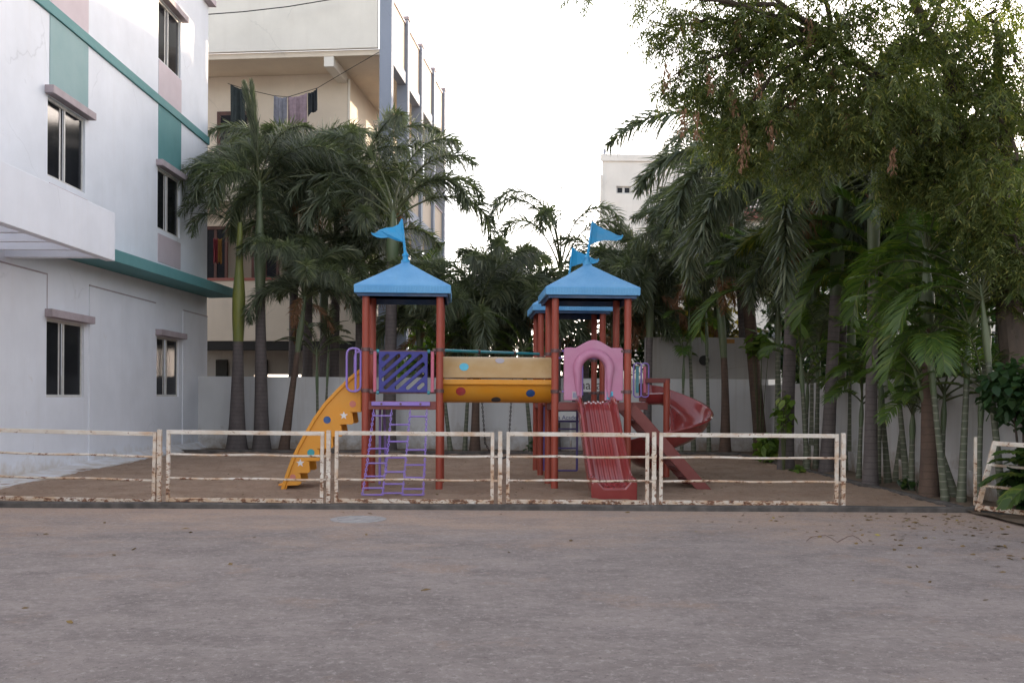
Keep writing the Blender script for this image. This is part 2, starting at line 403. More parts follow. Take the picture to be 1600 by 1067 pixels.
# ------------------------------------------------------------------ ground
KY = 12.86           # the front kerb of the sand pit
XR, YB = 6.05, 25.0  # right and back kerbs
XW, YW = 7.05, 27.0  # right and back walls
def sheet(name, x0, x1, y0, y1, z, mat, nx=1, ny=1, fn=None):
    b = MB(); vs = []; fs = []
    for j in range(ny+1):
        for i in range(nx+1):
            x, y = x0+(x1-x0)*i/nx, y0+(y1-y0)*j/ny
            vs.append((x, y, z+(fn(x,y) if fn else 0)))
    for j in range(ny):
        for i in range(nx): fs.append((j*(nx+1)+i, j*(nx+1)+i+1, (j+1)*(nx+1)+i+1, (j+1)*(nx+1)+i))
    b.add(vs, fs); return structure(b.build(name, mat, smooth=True, fix=False))
sheet('ground', -500, 500, -300, 900, -.03, M['soil'])
sheet('yard', -30, 30, -25, KY, 0, M['yard'], 60, 40)
def sandh(x, y):
    h = .035*mnoise.noise(Vector((x*.55, y*.55, 3)))+.02*mnoise.noise(Vector((x*2.1, y*2.1, 8)))+.024*mnoise.noise(Vector((x*5, y*5, 1)))
    h -= .03*math.exp(-((x+2.0)**2+(y-14.6)**2)/.5)
    return h
sheet('sand', -9.4, XR, KY+.1, YB, .035, M['sand'], 240, 190, sandh)
sheet('planting_soil', -9.4, 12, YB, 29.5, .03, M['soil'], 60, 20, sandh)
sheet('planting_strip', XR, XW+.1, 5, YB, .03, M['soil'], 10, 80, sandh)
def kerb(name, pts, w, z):
    b = MB()
    for a, c in zip(pts, pts[1:]):
        a, c = Vector(a), Vector(c); n = max(2, int((c-a).length/.5)); d = (c-a).normalized(); p = Vector((-d.y, d.x, 0))
        rings = []
        for i in range(n+1):
            q = a.lerp(c, i/n)+p*(.012*mnoise.noise(Vector((i*.9, a.y, 2)))); zz = z+.012*mnoise.noise(Vector((i*.7, a.x, 5)))
            rings.append([q-p*w/2+Vector((0,0,-.02)), q-p*w/2*.96+Vector((0,0,zz*.8)), q-p*w/2*.75+Vector((0,0,zz)), q+p*w/2*.75+Vector((0,0,zz)), q+p*w/2*.96+Vector((0,0,zz*.8)), q+p*w/2+Vector((0,0,-.02))])
        b.loft(rings)
    return structure(b.build(name, M['kerb']))
kerb('kerb', [(-9.5,KY,0),(6.2,KY,0)], .17, .07)
kerb('kerb', [(6.2,KY+.02,0),(6.75,12.0,0),(7.0,9.5,0),(7.0,4,0)], .16, .09)
kerb('kerb', [(XR,KY+.1,0),(XR-.1,YB,0)], .13, .075)
kerb('kerb', [(-8.9,YB,0),(XR-.1,YB,0)], .14, .10)
# manhole cover set in the yard
p = W(560,813,11.75); t = MB()
t.tube([(p.x,p.y,-.02),(p.x,p.y,.006)], .34, 40); t.tube([(p.x+.25*math.cos(a),p.y+.25*math.sin(a),.008) for a in np.linspace(0,6.2832,40)], .006, 5, cap=False)
t.box((p.x-.05,p.y-.012,.004),(p.x+.05,p.y+.012,.012))
tag(t.build('manhole_cover', plain('cast cover', (.36,.34,.33), .8, (.26,.24,.24), 9, bmp=.4)), 'round pale grey manhole cover set flush in the yard', 'manhole')

# ------------------------------------------------------------------ white building (left)
XL, Y0, Y1, ZT = -8.85, 7.0, 27.8, 14.5
wins = [(18.24,19.84,1.46,2.96),(23.9,25.5,1.48,2.98),(18.24,19.84,5.67,7.19),(23.9,25.5,5.67,7.19),(18.24,19.84,9.9,11.42),(23.9,25.5,9.9,11.42)]
wb = thing('white_building', 'white plastered building with teal bands and pink panels on the left', 'building', (XL,18,0))
def holed_wall(axis_pt, a0, a1, z0, z1, holes, depth, b, mi=0):
    """axis_pt(a, z, d): a along the wall, d inward"""
    As = sorted({a0,a1,*[h[0] for h in holes],*[h[1] for h in holes]}); Zs = sorted({z0,z1,*[h[2] for h in holes],*[h[3] for h in holes]})
    for i in range(len(As)-1):
        for j in range(len(Zs)-1):
            am, zm = (As[i]+As[i+1])/2, (Zs[j]+Zs[j+1])/2
            if any(h[0]<am<h[1] and h[2]<zm<h[3] for h in holes): continue
            b.add([axis_pt(As[i],Zs[j],0),axis_pt(As[i+1],Zs[j],0),axis_pt(As[i+1],Zs[j+1],0),axis_pt(As[i],Zs[j+1],0)], [(0,1,2,3)], mi)
    for h in holes:
        c = [(h[0],h[2]),(h[1],h[2]),(h[1],h[3]),(h[0],h[3])]
        for k in range(4):
            p, q = c[k], c[(k+1)%4]
            b.add([axis_pt(*p,0),axis_pt(*q,0),axis_pt(*q,depth),axis_pt(*p,depth)], [(0,1,2,3)], mi)
wl = MB(); ap = lambda a, z, d: (XL-d, a, z)
holed_wall(ap, Y0, Y1, -.1, ZT, wins, .16, wl)
wl.add([(XL,Y1,-.1),(XL-9,Y1,-.1),(XL-9,Y1,ZT),(XL,Y1,ZT)], [(0,1,2,3)])
wl.add([(XL,Y0,-.1),(XL-9,Y0,-.1),(XL-9,Y0,ZT),(XL,Y0,ZT)], [(3,2,1,0)])
wl.add([(XL,Y0,ZT),(XL,Y1,ZT),(XL-9,Y1,ZT),(XL-9,Y0,ZT)], [(0,1,2,3)])
wl.build('wall', M['white'], wb, True, fix=False)
for a0, a1 in ((Y0,18.2),(20.05,23.75),(25.75,Y1-.004)):
    pl = MB(); pl.box((XL-.02,a0,.0),(XL+.022,a1,3.78)); pl.build('plaster_panel', M['white'], wb, True, bevel=.006)
    pl = MB(); pl.box((XL-.02,a0-.0,3.782),(XL+.030,a1+.014,3.806)); pl.build('groove_shade', M['lintel'], wb, True)  # strip coloured dark to stand for the shadow gap at the panel edge
    if a1 < 20: pl = MB(); pl.box((XL-.02,a1+.002,2.98),(XL+.026,a1+.022,3.78)); pl.build('groove_shade', M['lintel'], wb, True)  # same painted shadow line down the panel's side
for (a0,a1,z0,z1) in wins:
    f = MB()
    xo = XL-.045; t = .05
    f.box((xo-.06,a0,z0),(xo,a0+t,z1)); f.box((xo-.06,a1-t,z0),(xo,a1,z1))
    f.box((xo-.06,a0+t,z0),(xo,a1-t,z0+t)); f.box((xo-.06,a0+t,z1-t),(xo,a1-t,z1))
    am = (a0+a1)/2
    f.box((xo-.03,am-.03,z0+t),(xo-.004,am+.03,z1-t)); f.box((xo-.055,am-.16,z0+t),(xo-.032,am-.11,z1-t))
    fo = f.build('window', M['alu'], wb, True, bevel=.004)
    g = MB(); g.box((xo-.05,a0+t,z0+t),(xo-.042,am-.16,z1-t)); g.box((xo-.025,am+.03,z0+t),(xo-.018,a1-t,z1-t)); g.box((xo-.050,am-.11,z0+t),(xo-.042,am-.03,z1-t))
    go = g.build('pane', M['glass'], None); go.data.transform(Matrix.Translation(-Vector(wb.location))); go.parent = fo
    l = MB(); l.box((XL-.02,a0-.12,z1+.02),(XL+.17,a1+.15,z1+.17)); l.build('lintel', M['lintel'], wb, True, bevel=.01)
for (a0,a1) in ((18.3,19.95),(23.92,25.55)):
    for z0, z1, m in ((8.98,9.88,'pink'),(4.85,5.55,'pink'),(7.37,8.76,'tealpale' if a0<20 else 'teal')):
        q = MB(); q.box((XL-.02,a0,z0),(XL+.012,a1,z1)); q.build('painted_panel', M[m], wb, True)
q = MB(); q.box((XL-.02,Y0,8.76),(XL+.05,Y1+.03,8.97)); q.build('band', M['teal'], wb, True, bevel=.008)
q = MB(); q.box((XL-.02,27.2,12.78),(XL+.2,Y1+.1,12.95)); q.build('ledge', M['pink'], wb, True)
def sl(y): return (y-19.0)*.017
q = MB(); q.loft([[(XL-.02,y,4.2+sl(y)),(-8.1,y,4.22+sl(y)),(-8.1,y,4.47+sl(y)),(XL-.02,y,4.52+sl(y))] for y in (16.6,28.05)])
q.build('chajja', M['teal'], wb, True, bevel=.01)
q = MB(); q.box((-7.16,3,3.86),(-7.0,16.9,4.70)); q.box((XL-.01,16.72,3.90),(-7.162,16.88,4.66))
q.build('porch_fascia', M['white'], wb, True, bevel=.01)
q = MB()
for i in range(11): q.box((XL-.01,16.05-i*.85,3.93),(-7.162,16.17-i*.85,4.3))
q.build('porch_slat', M['white'], wb, True)
q = MB(); q.loft([[(XL-.02,y,-.05),(XL-.02,y,h),(XL+.05,y,h),(XL+.05+wd,y,.06),(XL+.05+wd,y,-.05)] for y, h, wd in ((8,.05,1.1),(16.5,.06,.75),(20,.13,.5),(24,.2,.32),(Y1,.22,.22))])
q.build('plinth', M['white'], wb, True)

# ------------------------------------------------------------------ cream building behind
A = R(5.5); O = W(606,600,33.0)
cb = thing('cream_building', 'cream three storey building with open galleries and grey blue columns', 'building', (O.x,O.y,0), -A)
def cpart(name, m, boxes, bevel=.01):
    q = MB()
    for a, b in boxes: q.box(a, b)
    return q.build(name, M[m], cb, bevel=bevel)
cy = [.2, 2.95, 5.7, 8.5, 11.2]
for i, y in enumerate(cy):
    c = cpart('column', 'bluegrey', [((-.36,y-.17,0),(.06,y+.17,15.55))])
    q = MB(); q.box((-.39,y-.2,15.552),(.09,y+.2,15.66)); q.build('capital', M['lintel'], c)
cpart('parapet', 'creamwhite', [((-10,-.02,13.5),(-.42,.12,16.2))])
cpart('terrace_slab', 'cream', [((-10,.122,13.3),(-.37,11.5,13.5))])
cpart('ceiling_beam', 'creamwhite', [((-2.35,.13,12.95),(-2.0,1.9,13.298))])
for z0, z1, zt in ((13.12,13.55,15.35),(8.22,8.66,9.9)):
    for y0, y1 in zip(cy, cy[1:]):
        cpart('beam', 'bluegrey', [((-.30,y0+.172,z0),(0,y1-.172,z1))])
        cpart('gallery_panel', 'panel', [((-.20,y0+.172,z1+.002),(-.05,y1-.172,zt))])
        cpart('coping', 'lintel', [((-.24,y0+.172,zt+.002),(-.01,y1-.172,zt+.09))])
cpart('core_wall', 'cream', [((-10,1.9,3.5),(-2.0,11.4,13.298))])
cpart('gallery_slab', 'cream', [((-10,.12,8.3),(-2.0,1.898,8.6)),((-1.998,.12,8.3),(-.37,11.5,8.6)),((-10,.12,3.5),(-2.0,1.898,4.3)),((-1.998,.12,3.9),(-.37,11.5,4.3))])
cpart('balcony_wall', 'cream', [((-10,-.02,8.3),(-.42,.118,10.1)),((-10,-.02,3.42),(-.42,.118,5.52))])
cpart('coping', 'redcoping', [((-10,-.05,5.522),(-.42,.15,5.62))])
for y0, y1 in zip(cy, cy[1:]):
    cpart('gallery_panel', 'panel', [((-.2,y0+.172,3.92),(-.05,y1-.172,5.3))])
cpart('parking_wall', 'grey', [((-10,6.0,0),(-7.0,6.2,3.4)),((-7.0,6.0,0),(-5.0,6.2,2.05)),((-7.0,6.0,2.4),(-5.0,6.2,3.4)),((-5.0,6.0,0),(-.4,6.2,3.4))])
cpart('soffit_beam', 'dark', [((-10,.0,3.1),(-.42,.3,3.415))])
cpart('infill_wall', 'cream', [((-10,.9,7.6),(-.9,1.1,8.298)),((-3.4,.9,4.302),(-.9,1.1,7.598))])
for x0, x1, kind in ((-8.55,-7.2,'shutter'),(-7.0,-6.1,'d'),(-5.2,-4.2,'d'),(-3.95,-3.45,'d')):
    f = MB(); z0, z1 = 4.7, 7.58
    f.box((x0,.9,z0),(x0+.09,1.0,z1)); f.box((x1-.09,.9,z0),(x1,1.0,z1)); f.box((x0+.09,.9,z1-.1),(x1-.09,1.0,z1)); f.box(((x0+x1)/2-.05,.92,z0),((x0+x1)/2+.05,.98,z1-.1))
    fo = f.build('window', M['brown'], cb)
    g = MB(); g.box((x0+.09,.95,z0),(x1-.09,.96,z1-.1)); g.build('pane', M['glass'], fo)
    if kind == 'shutter':
        g = MB()
        for i in range(22): g.box((x0+.52,.93,5.75+i*.075),(x0+1.2,.945,5.81+i*.075))
        g.build('shutter', M['alu'], fo)
f = MB(); f.box((-6.9,1.84,10.5),(-5.6,1.898,12.0)); fo = f.build('window', M['brown'], cb)
g = MB(); g.box((-6.75,1.82,10.6),(-5.75,1.838,11.85)); g.build('pane', M['glass'], fo)
f = MB(); f.box((-1.998,2.35,8.62),(-1.90,3.25,11.6)); f.build('door', M['brown'], cb)
f = MB(); f.tube([(-1.95,1.95,8.7),(-1.95,1.95,13.1)], .05, 8); f.build('drainpipe', M['creamwhite'], cb)
for x in (-8.6,-6.9): cpart('meter_box', 'dark', [((x,5.9,2.3),(x+.5,5.99,3.0))])
# washing on the second floor line
def cloth(a, b, drop, m, label, seed):
    """a, b: the two ends of the cloth along the line; hangs straight down"""
    q = MB(); nx, nz = 14, 10; rnd = random.Random(seed); vs = []; fs = []; a, b = Vector(a), Vector(b)
    ph = rnd.random()*6
    for j in range(nz+1):
        for i in range(nx+1):
            s_, t_ = i/nx, j/nz
            p = a.lerp(b, s_)+Vector((0, .05*math.sin(s_*11+ph)*t_+.03*math.sin(s_*23+ph), -drop*t_*(1+.06*math.sin(s_*7+ph))-.05*math.sin(math.pi*s_)))
            vs.append(p)
    for j in range(nz):
        for i in range(nx): fs.append((j*(nx+1)+i, j*(nx+1)+i+1, (j+1)*(nx+1)+i+1, (j+1)*(nx+1)+i))
    q.add(vs, fs); o = q.build('hanging_cloth', m, smooth=True)
    md = o.modifiers.new('thick', 'SOLIDIFY'); md.thickness = .012
    return tag(o, label, 'laundry', 'washing on the balcony line')
DL = 33.5
def fab(n, c): return plain(n, c, .9, sc(c,.7), 6, bmp=.3, bscale=120)
cloth(W(360,132,DL+.6), W(384,140,DL+.6), 1.3, fab('dark green cloth', (.03,.04,.04)), 'dark cloth at the left end of the washing line, behind the palm spear', 1)
cloth(W(428,150,DL), W(449,152,DL), .95, fab('grey cloth', (.24,.24,.28)), 'grey cloth hanging next to the mauve one on the balcony line', 2)
cloth(W(450,152,DL), W(480,146,DL), 1.0, fab('mauve cloth', (.30,.22,.25)), 'mauve cloth in the middle of the balcony washing line', 3)
cloth(W(481,146,DL), W(496,138,DL), .75, fab('black cloth', (.02,.025,.03)), 'black cloth at the right end of the balcony washing line', 4)
q = MB(); q.tube([W(356,131,DL+.6), W(384,140,DL+.3), W(428,150,DL), W(450,152,DL), W(496,138,DL), W(540,112,DL-.2), W(592,82,DL-.4)], .012, 5)
tag(q.build('clothesline', M['dark']), 'thin clothesline rising from the balcony washing to the corner column', 'line')
for px, c, lb in ((337,(.17,.014,.02),'red cloth hung at the left first floor window'),(343.5,(.30,.15,.03),'mustard yellow cloth hung beside the red one')):
    o = cloth(W(px-3.5,372,33.7), W(px+3.5,372,33.7), .85, fab(lb, c), lb, px); o['group'] = 'cloths at the first floor window'
q = MB(); q.tube([W(312,24,32.6), W(380,19,32.6), W(450,11,32.7), W(540,-4,32.8)], .018, 5)
tag(q.build('cable', M['dark']), 'thin dark cable sagging across the cream parapet', 'cable')
# far buildings
D2 = 52.0; p0, p1 = W(941,245,D2), W(1400,245,D2)
fb = thing('far_building', 'tall pale building with a small twin window behind the palms', 'building', (p0.x,D2,0))
zt = p0.z
q = MB(); ap = lambda a, z, d: (a, D2+d, z)
wa, wb_ = W(963,291,D2), W(986,303,D2); wc, wd_ = W(1030,290,D2), W(1058,304,D2)
hs = [(wa.x,wb_.x,wb_.z,wa.z),(wc.x,wd_.x,wa.z-.6,wa.z)]
holed_wall(ap, p0.x, 24, -.1, zt, hs, .3, q)
xb = p0.x*(D2+14)/D2+.4
q.add([(p0.x,D2,-.1),(xb,D2+14,-.1),(xb,D2+14,zt),(p0.x,D2,zt)], [(0,1,2,3)]); q.add([(24,D2,-.1),(24,D2+14,-.1),(24,D2+14,zt),(24,D2,zt)], [(3,2,1,0)])
q.add([(p0.x,D2,zt),(24,D2,zt),(24,D2+14,zt),(xb,D2+14,zt)], [(0,1,2,3)])
q.build('wall', M['farwhite'], fb, True, fix=False)
q = MB(); q.box((p0.x-.1,D2-.08,zt-.25),(24.1,D2-.002,zt+.12)); q.build('cornice', M['farwhite'], fb, True)
for h in hs:
    f = MB(); t = .07; yy = D2+.1
    f.box((h[0],yy,h[2]),(h[0]+t,yy+.1,h[3])); f.box((h[1]-t,yy,h[2]),(h[1],yy+.1,h[3])); f.box((h[0]+t,yy,h[2]),(h[1]-t,yy+.1,h[2]+t)); f.box((h[0]+t,yy,h[3]-t),(h[1]-t,yy+.1,h[3])); am=(h[0]+h[1])/2; f.box((am-.06,yy+.01,h[2]+t),(am+.06,yy+.09,h[3]-t))
    fo = f.build('window', M['alu'], fb, True)
    g = MB(); g.box((h[0]+t,yy+.05,h[2]+t),(h[1]-t,yy+.06,h[3]-t)); go = g.build('pane', M['glass'], fb, True); go.parent = fo
q = MB(); q.tube([(p0.x+.15,D2+.3,zt),(p0.x+.15,D2+.3,zt+.5)], .08, 8); q.tube([(p0.x+.5,D2+.5,zt),(p0.x+.5,D2+.5,zt+.9)], .05, 8); q.build('roof_pipe', M['bluegrey'], fb, True)
q = MB(); q.tube([(p0.x-.07,D2-.1,0),(p0.x-.07,D2-.1,zt-1)], .06, 8); q.build('drainpipe', M['farwhite'], fb, True)
# neighbour house seen through the palms on the right
D3 = 42.0
nb = thing('neighbour_house', 'white house with a red roof edge glimpsed between right hand trunks', 'building', (20,D3,0))
za = W(1335,345,D3).z
nw = []
for k in range(7): nw += [(10.6+k*3.2,11.9+k*3.2,za-3.0,za-1.4),(10.6+k*3.2,11.9+k*3.2,za-6.4,za-4.8)]
q = MB(); holed_wall(lambda a,z,d: (a,D3+d,z), 9.5, 34, -.1, za, nw, .2, q)
q.add([(9.5,D3,-.1),(9.5,D3+12,-.1),(9.5,D3+12,za),(9.5,D3,za)], [(0,1,2,3)]); q.add([(34,D3,-.1),(34,D3+12,-.1),(34,D3+12,za),(34,D3,za)], [(3,2,1,0)]); q.add([(9.5,D3,za),(34,D3,za),(34,D3+12,za),(9.5,D3+12,za)], [(0,1,2,3)])
q.build('wall', M['creamwhite'], nb, True, fix=False)
q = MB(); q.box((9.3,D3-.5,za+.002),(34.2,D3+12,za+.45)); q.build('roof_edge', M['redcoping'], nb, True)
for h in nw:
    g = MB(); g.box((h[0],D3+.14,h[2]),(h[1],D3+.18,h[3])); g.build('window', plain('grey window glass', (.09,.10,.12), .2), nb, True)

# ------------------------------------------------------------------ boundary walls
bw = thing('boundary_wall', 'low off white boundary wall running along the back of the sand pit', 'wall', (0,YW,0))
q = MB(); q.box((-14,YW,-.1),(XW+.16,YW+.16,2.05)); q.build('wall', M['bwall'], bw, True, bevel=.015)
xa = W(1008,560,YW).x
q = MB(); q.box((xa,YW+.02,2.052),(XW+.4,YW+.18,3.22)); q.build('upper_wall', M['grey'], bw, True, bevel=.015)
rw = thing('side_wall', 'stained white boundary wall behind the right hand palm trunks', 'wall', (XW,16,0))
q = MB(); q.box((XW,3,-.1),(XW+.16,YW-.002,1.88)); q.build('wall', M['bwall'], rw, True, bevel=.015)
q = MB()
for i in range(6): q.box((XW-.03,4.0+i*4.0,-.05),(XW-.001,4.3+i*4.0,1.88))
q.build('pier', M['bwall'], rw, True, bevel=.008)
q = MB(); q.box((XW-.06,3,-.05),(XW-.032,YW-.01,.42)); q.build('plinth', M['bwall'], rw, True, bevel=.01)
q = MB(); c = W(1100,563,YW-.0); q.tube([(c.x,YW+.03,c.z),(c.x,YW-.06,c.z)], .14, 16); q.build('pipe_hole', M['dark'], bw, True)
q = MB(); a = W(1140,533,YW); q.box((a.x-.14,YW-.01,a.z-.06),(a.x+.14,YW+.018,a.z+.05)); q.build('orange_mark', plain('orange paint', (.42,.2,.05), .8, (.2,.12,.06), 12), bw, True)

# ------------------------------------------------------------------ rusty fence
FY = 12.93
def zf(py, px): return W(px, py, FY).z
def xf(px): return W(px, 700, FY).x
def fence_panel(x0, x1, label, tilt=0, seed=0):
    t = thing('fence_section', label, 'barrier', ((x0+x1)/2,FY,.07), 0, 'rusty fence panels along the kerb')  # one panel of the fence along the kerb
    h, s, w_ = .965, .048, x1-x0
    f = MB(); a = -w_/2
    f.box((a,-.022,0),(a+s,.022,h)); f.box((-a-s,-.022,0),(-a,.022,h))
    f.box((a+s,-.020,h-.056),(-a-s,.020,h)); f.box((a+s,-.020,0),(-a-s,.020,.058))
    f.build('frame', M['rust'], t, bevel=.006)
    for z in (.315,.635):
        r = MB(); rnd = random.Random(seed+int(z*100)); n = 8
        r.tube([(a+s+.002+(w_-2*s-.004)*i/n, 0, z+.006*math.sin(i*1.3+seed)) for i in range(n+1)], .016, 8); r.build('rail', M['rust'], t, smooth=True)
    for z in (.315,.635):
        h_ = MB(); h_.box((-a+.001,-.014,z-.014),(-a+.05,.014,z+.014)); h_.build('hinge', M['rust'], t, bevel=.004)
    t.rotation_euler = (0, tilt, 0); return t
P = lambda px: xf(px)
fence_panel(P(-40), P(243), 'leftmost rusty white fence panel, in front of the white building', R(1.1), 1)
fence_panel(P(260), P(506), 'rusty fence panel in front of the bare sand and yellow climber', R(.3), 2)
fence_panel(P(523), P(772), 'rusty fence panel in front of the violet net ladder', R(.2), 3)
fence_panel(P(791), P(1014), 'rusty fence panel in front of the straight red slide', R(.15), 4)
fence_panel(P(1030), P(1310), 'rusty fence panel with no posts of the playset behind its right half', R(.1), 5)
for px, lb in ((249.5,'rusty white post between the white building and the bare sand panels'),(513.5,'peeling fence post in front of the yellow climber'),(781.5,'peeling fence post in front of the tunnel'),(1022,'peeling fence post right of the straight red slide'),(1317.5,'free standing rusty post at the open end of the fence')):
    t = thing('fence_post', lb, 'post', (P(px),FY,0), R(random.Random(px).uniform(-2,2)), 'rusty fence posts on the kerb')
    q = MB(); q.box((-.028,-.028,-.05),(.028,.028,1.045)); q.build('shaft', M['rust'], t, bevel=.006)
    for z in (.40,.70): q = MB(); q.box((-.034,-.034,z),(.034,.034,z+.05)); q.build('bracket', M['rust'], t, bevel=.006)
# leaning panel at the right
t = thing('fence_section', 'tilted rusty fence panel leaning into the plants at the far right', 'barrier', (0,0,0))
a0 = W(1527,796,12.7); a0.z = .03; a1 = Vector((7.35,10.9,-.02)); hd = Vector((.30,.14,.92))
f = MB(); f.bar(a0, a0+hd, .05, .06, up=(1,0,0)); f.bar(a1, a1+hd, .05, .06, up=(1,0,0))
f.bar(a0+hd*.06, a1+hd*.06, .05, .06); f.bar(a0+hd*.97, a1+hd*.97, .05, .06); t.location = a0
f.build('frame', M['rust'], t, True, bevel=.005)
for k in (.36,.66):
    r = MB(); r.tube([a0+hd*k, a1+hd*k], .02, 8); r.build('rail', M['rust'], t, True, smooth=True)
t = thing('fence_post', 'thin upright post beside the tilted panel', 'post', (W(1524,700,12.95).x,12.95,0), 0, 'rusty fence posts on the kerb')
q = MB(); q.box((-.018,-.018,-.05),(.018,.018,1.0)); q.build('shaft', M['rust'], t, bevel=.004)

# ------------------------------------------------------------------ playground
TH = R(3.0); PO = W(571,768,15.2); PO.z = 0
pg = thing('playground_set', 'colourful playset of three blue roofed towers with slides and tunnel', 'playground', PO, TH)
CT, ST = math.cos(TH), math.sin(TH)
def LOC(px, py, ly):
    """photo pixel on the playset's own plane y = ly -> local coordinates"""
    d = W(px, py, 1.0)-Vector((0,0,EYE)); # direction per metre of depth
    # world = (0,0,EYE)+d*t ; local y = -(wx-ox)*sin + (wy-oy)*cos
    k = -d.x*ST+d.y*CT; c = -(0-PO.x)*ST+(0-PO.y)*CT
    t = (ly-c)/k; wx, wy, wz = d.x*t, d.y*t, EYE+d.z*t
    return Vector(((wx-PO.x)*CT+(wy-PO.y)*ST, ly, wz))
def lx(px, ly, py=620): return LOC(px, py, ly).x
DW = 1.17
T = [(lx(571,0), 0), (lx(867,0), 0), (lx(867,0), 2.75)]     # front-left corners of the towers
RT = .058
DECK = 1.42
PT = 3.2
for i, (x, y) in enumerate(T):
    for dx in (0, DW):
        for dy in (0, DW):
            q = MB(); q.cyl((x+dx,y+dy), RT, -.1, PT, 20); po = q.build('post', M['post'], pg, smooth=True)
            for z in (1.60,2.25):
                c = MB(); c.cyl((x+dx,y+dy), RT+.012, z-.028, z+.028, 16)
                c.box((x+dx+(.06 if dx==0 else -.11),y+dy-.015,z-.02),(x+dx+(.11 if dx==0 else -.06),y+dy+.015,z+.02))
                c.build('clamp', M['clamp'], po, bevel=.004)
    q = MB(); q.box((x-.02,y+.02,DECK-.03),(x+DW+.02,y+DW-.02,DECK)); q.box((x+.05,y-.03,DECK-.12),(x+DW-.05,y+.018,DECK-.002)); q.box((x+.05,y+DW-.018,DECK-.12),(x+DW-.05,y+DW+.03,DECK-.002))
    q.box((x-.03,y+.05,DECK-.12),(x+.015,y+DW-.05,DECK-.032)); q.box((x+DW-.015,y+.05,DECK-.12),(x+DW+.03,y+DW-.05,DECK-.032))
    q.build('deck', M['maroonplain'], pg, bevel=.006)
    # roof
    cxr, cyr, e, zb, ze, za_ = x+DW/2, y+DW/2, .755, 3.13, 3.265, 3.72
    q = MB()
    def sq(s, z): return [(cxr-s,cyr-s,z),(cxr+s,cyr-s,z),(cxr+s,cyr+s,z),(cxr-s,cyr+s,z)]
    q.loft([sq(e-.035,zb+.05), sq(e-.035,zb), sq(e,zb), sq(e+.004,ze-.015), sq(e-.012,ze), sq(.40,3.475), sq(.07,za_-.03), sq(.06,za_)])
    ro = q.build('roof', M['roof'], pg, bevel=.008)
    q = MB(); q.loft([sq(e-.04,zb+.045), sq(e-.05,zb-.045), sq(e-.075,zb-.045), sq(e-.08,zb+.045)]); q.build('skirt', plastic('dark blue roof skirt', (.02,.07,.17), .5), ro)
    # finial, pole and flag
    sgn = (-1, 1, 1)[i]; tl = (-.065, .085, .075)[i]
    q = MB()
    for z0, z1, r0, r1 in ((za_-.01,za_+.03,.075,.07),(za_+.03,za_+.10,.045,.04),(za_+.10,za_+.13,.055,.05),(za_+.13,za_+.18,.04,.02)):
        q.tube([(cxr,cyr,z0),(cxr,cyr,z1)], [r0,r1], 16)
    q.build('finial', M['flag'], ro, smooth=True)
    q = MB(); top = Vector((cxr+tl,cyr,za_+.70)); bot = Vector((cxr,cyr,za_+.1)); q.tube([bot, top], [.024,.020], 10); q.build('flagpole', M['flag'], ro, smooth=True)
    pts = [(.0,.02),(.10,-.06),(.22,-.11),(.34,-.16),(.44,-.215),(.50,-.225),(.53,-.20),(.545,-.235),(.52,-.285),(.44,-.31),(.34,-.30),(.24,-.295),(.12,-.33),(.03,-.37),(.0,-.375)]
    if sgn < 0: pts = [(.0,.02),(.06,-.08),(.16,-.125),(.28,-.14),(.38,-.18),(.45,-.235),(.50,-.24),(.525,-.225),(.51,-.265),(.44,-.305),(.36,-.315),(.25,-.30),(.14,-.34),(.04,-.37),(.0,-.375)]
    dd = (bot-top).normalized()
    q = MB(); q.prism(pts, lambda u,v,d: top+Vector((sgn*u,d+.03*math.sin(u*9),0))+dd*(-v)-Vector((0,0,0)), -.012, .012)
    q.build('flag', M['flag'], ro, bevel=.004)
# tunnel between the first two towers
x0, x1 = T[0][0]+DW+.02, T[1][0]-.02; cy_, cz, rr = .60, 1.785, .385
q = MB(); rings = []
def halfring(x, a0, a1, r, n=20): return [(x, cy_-r*math.cos(a), cz+r*math.sin(a)) for a in np.linspace(a0, a1, n)]
def shell(a0, a1, r, th, xs):
    return [halfring(x,a0,a1,r)+halfring(x,a0,a1,r-th)[::-1] for x in xs]
q.loft(shell(R(5), R(175), rr, .02, (x0,x1))); q.build('tunnel_top', M['beige'], pg, smooth=True)
q = MB(); q.loft(shell(R(-175), R(-5), rr-.012, .02, (x0,x1))); tb = q.build('tunnel_bottom', M['yellow'], pg, smooth=True)
q = MB(); q.box((x0,cy_-rr-.045,cz-.085),(x1,cy_-rr+.03,cz+.005)); q.box((x0,cy_+rr-.03,cz-.085),(x1,cy_+rr+.045,cz+.005)); q.build('flange', M['yellow'], pg, bevel=.02)
for px, py, m, r_ in ((725,573,'dotcyan',.075),(781,563,'dotgrey',.075),(720,612,'dotred',.078),(829,615,'dotblue',.072),(775,625.5,'dotblack',.078)):
    l = LOC(px, py, cy_-rr*.9); zz = max(-.97,min(.97,(l.z-cz)/rr)); a = math.asin(zz); rad = rr+.004 if zz > 0 else rr-.008
    l = LOC(px, py, cy_-rr*math.cos(a)); xx = l.x
    pts = [(xx,cy_-rad*math.cos(a),cz+rad*math.sin(a))]
    for k in range(24):
        t_ = 2*math.pi*k/24; aa = a+r_*math.sin(t_)/rad
        pts.append((xx+r_*math.cos(t_), cy_-rad*math.cos(aa), cz+rad*math.sin(aa)))
    q = MB(); q.add(pts, [(0,k+1,(k+1)%24+1) for k in range(24)]); o = q.build('dot', M[m], pg)
    md = o.modifiers.new('thick','SOLIDIFY'); md.thickness = .004; md.offset = 0
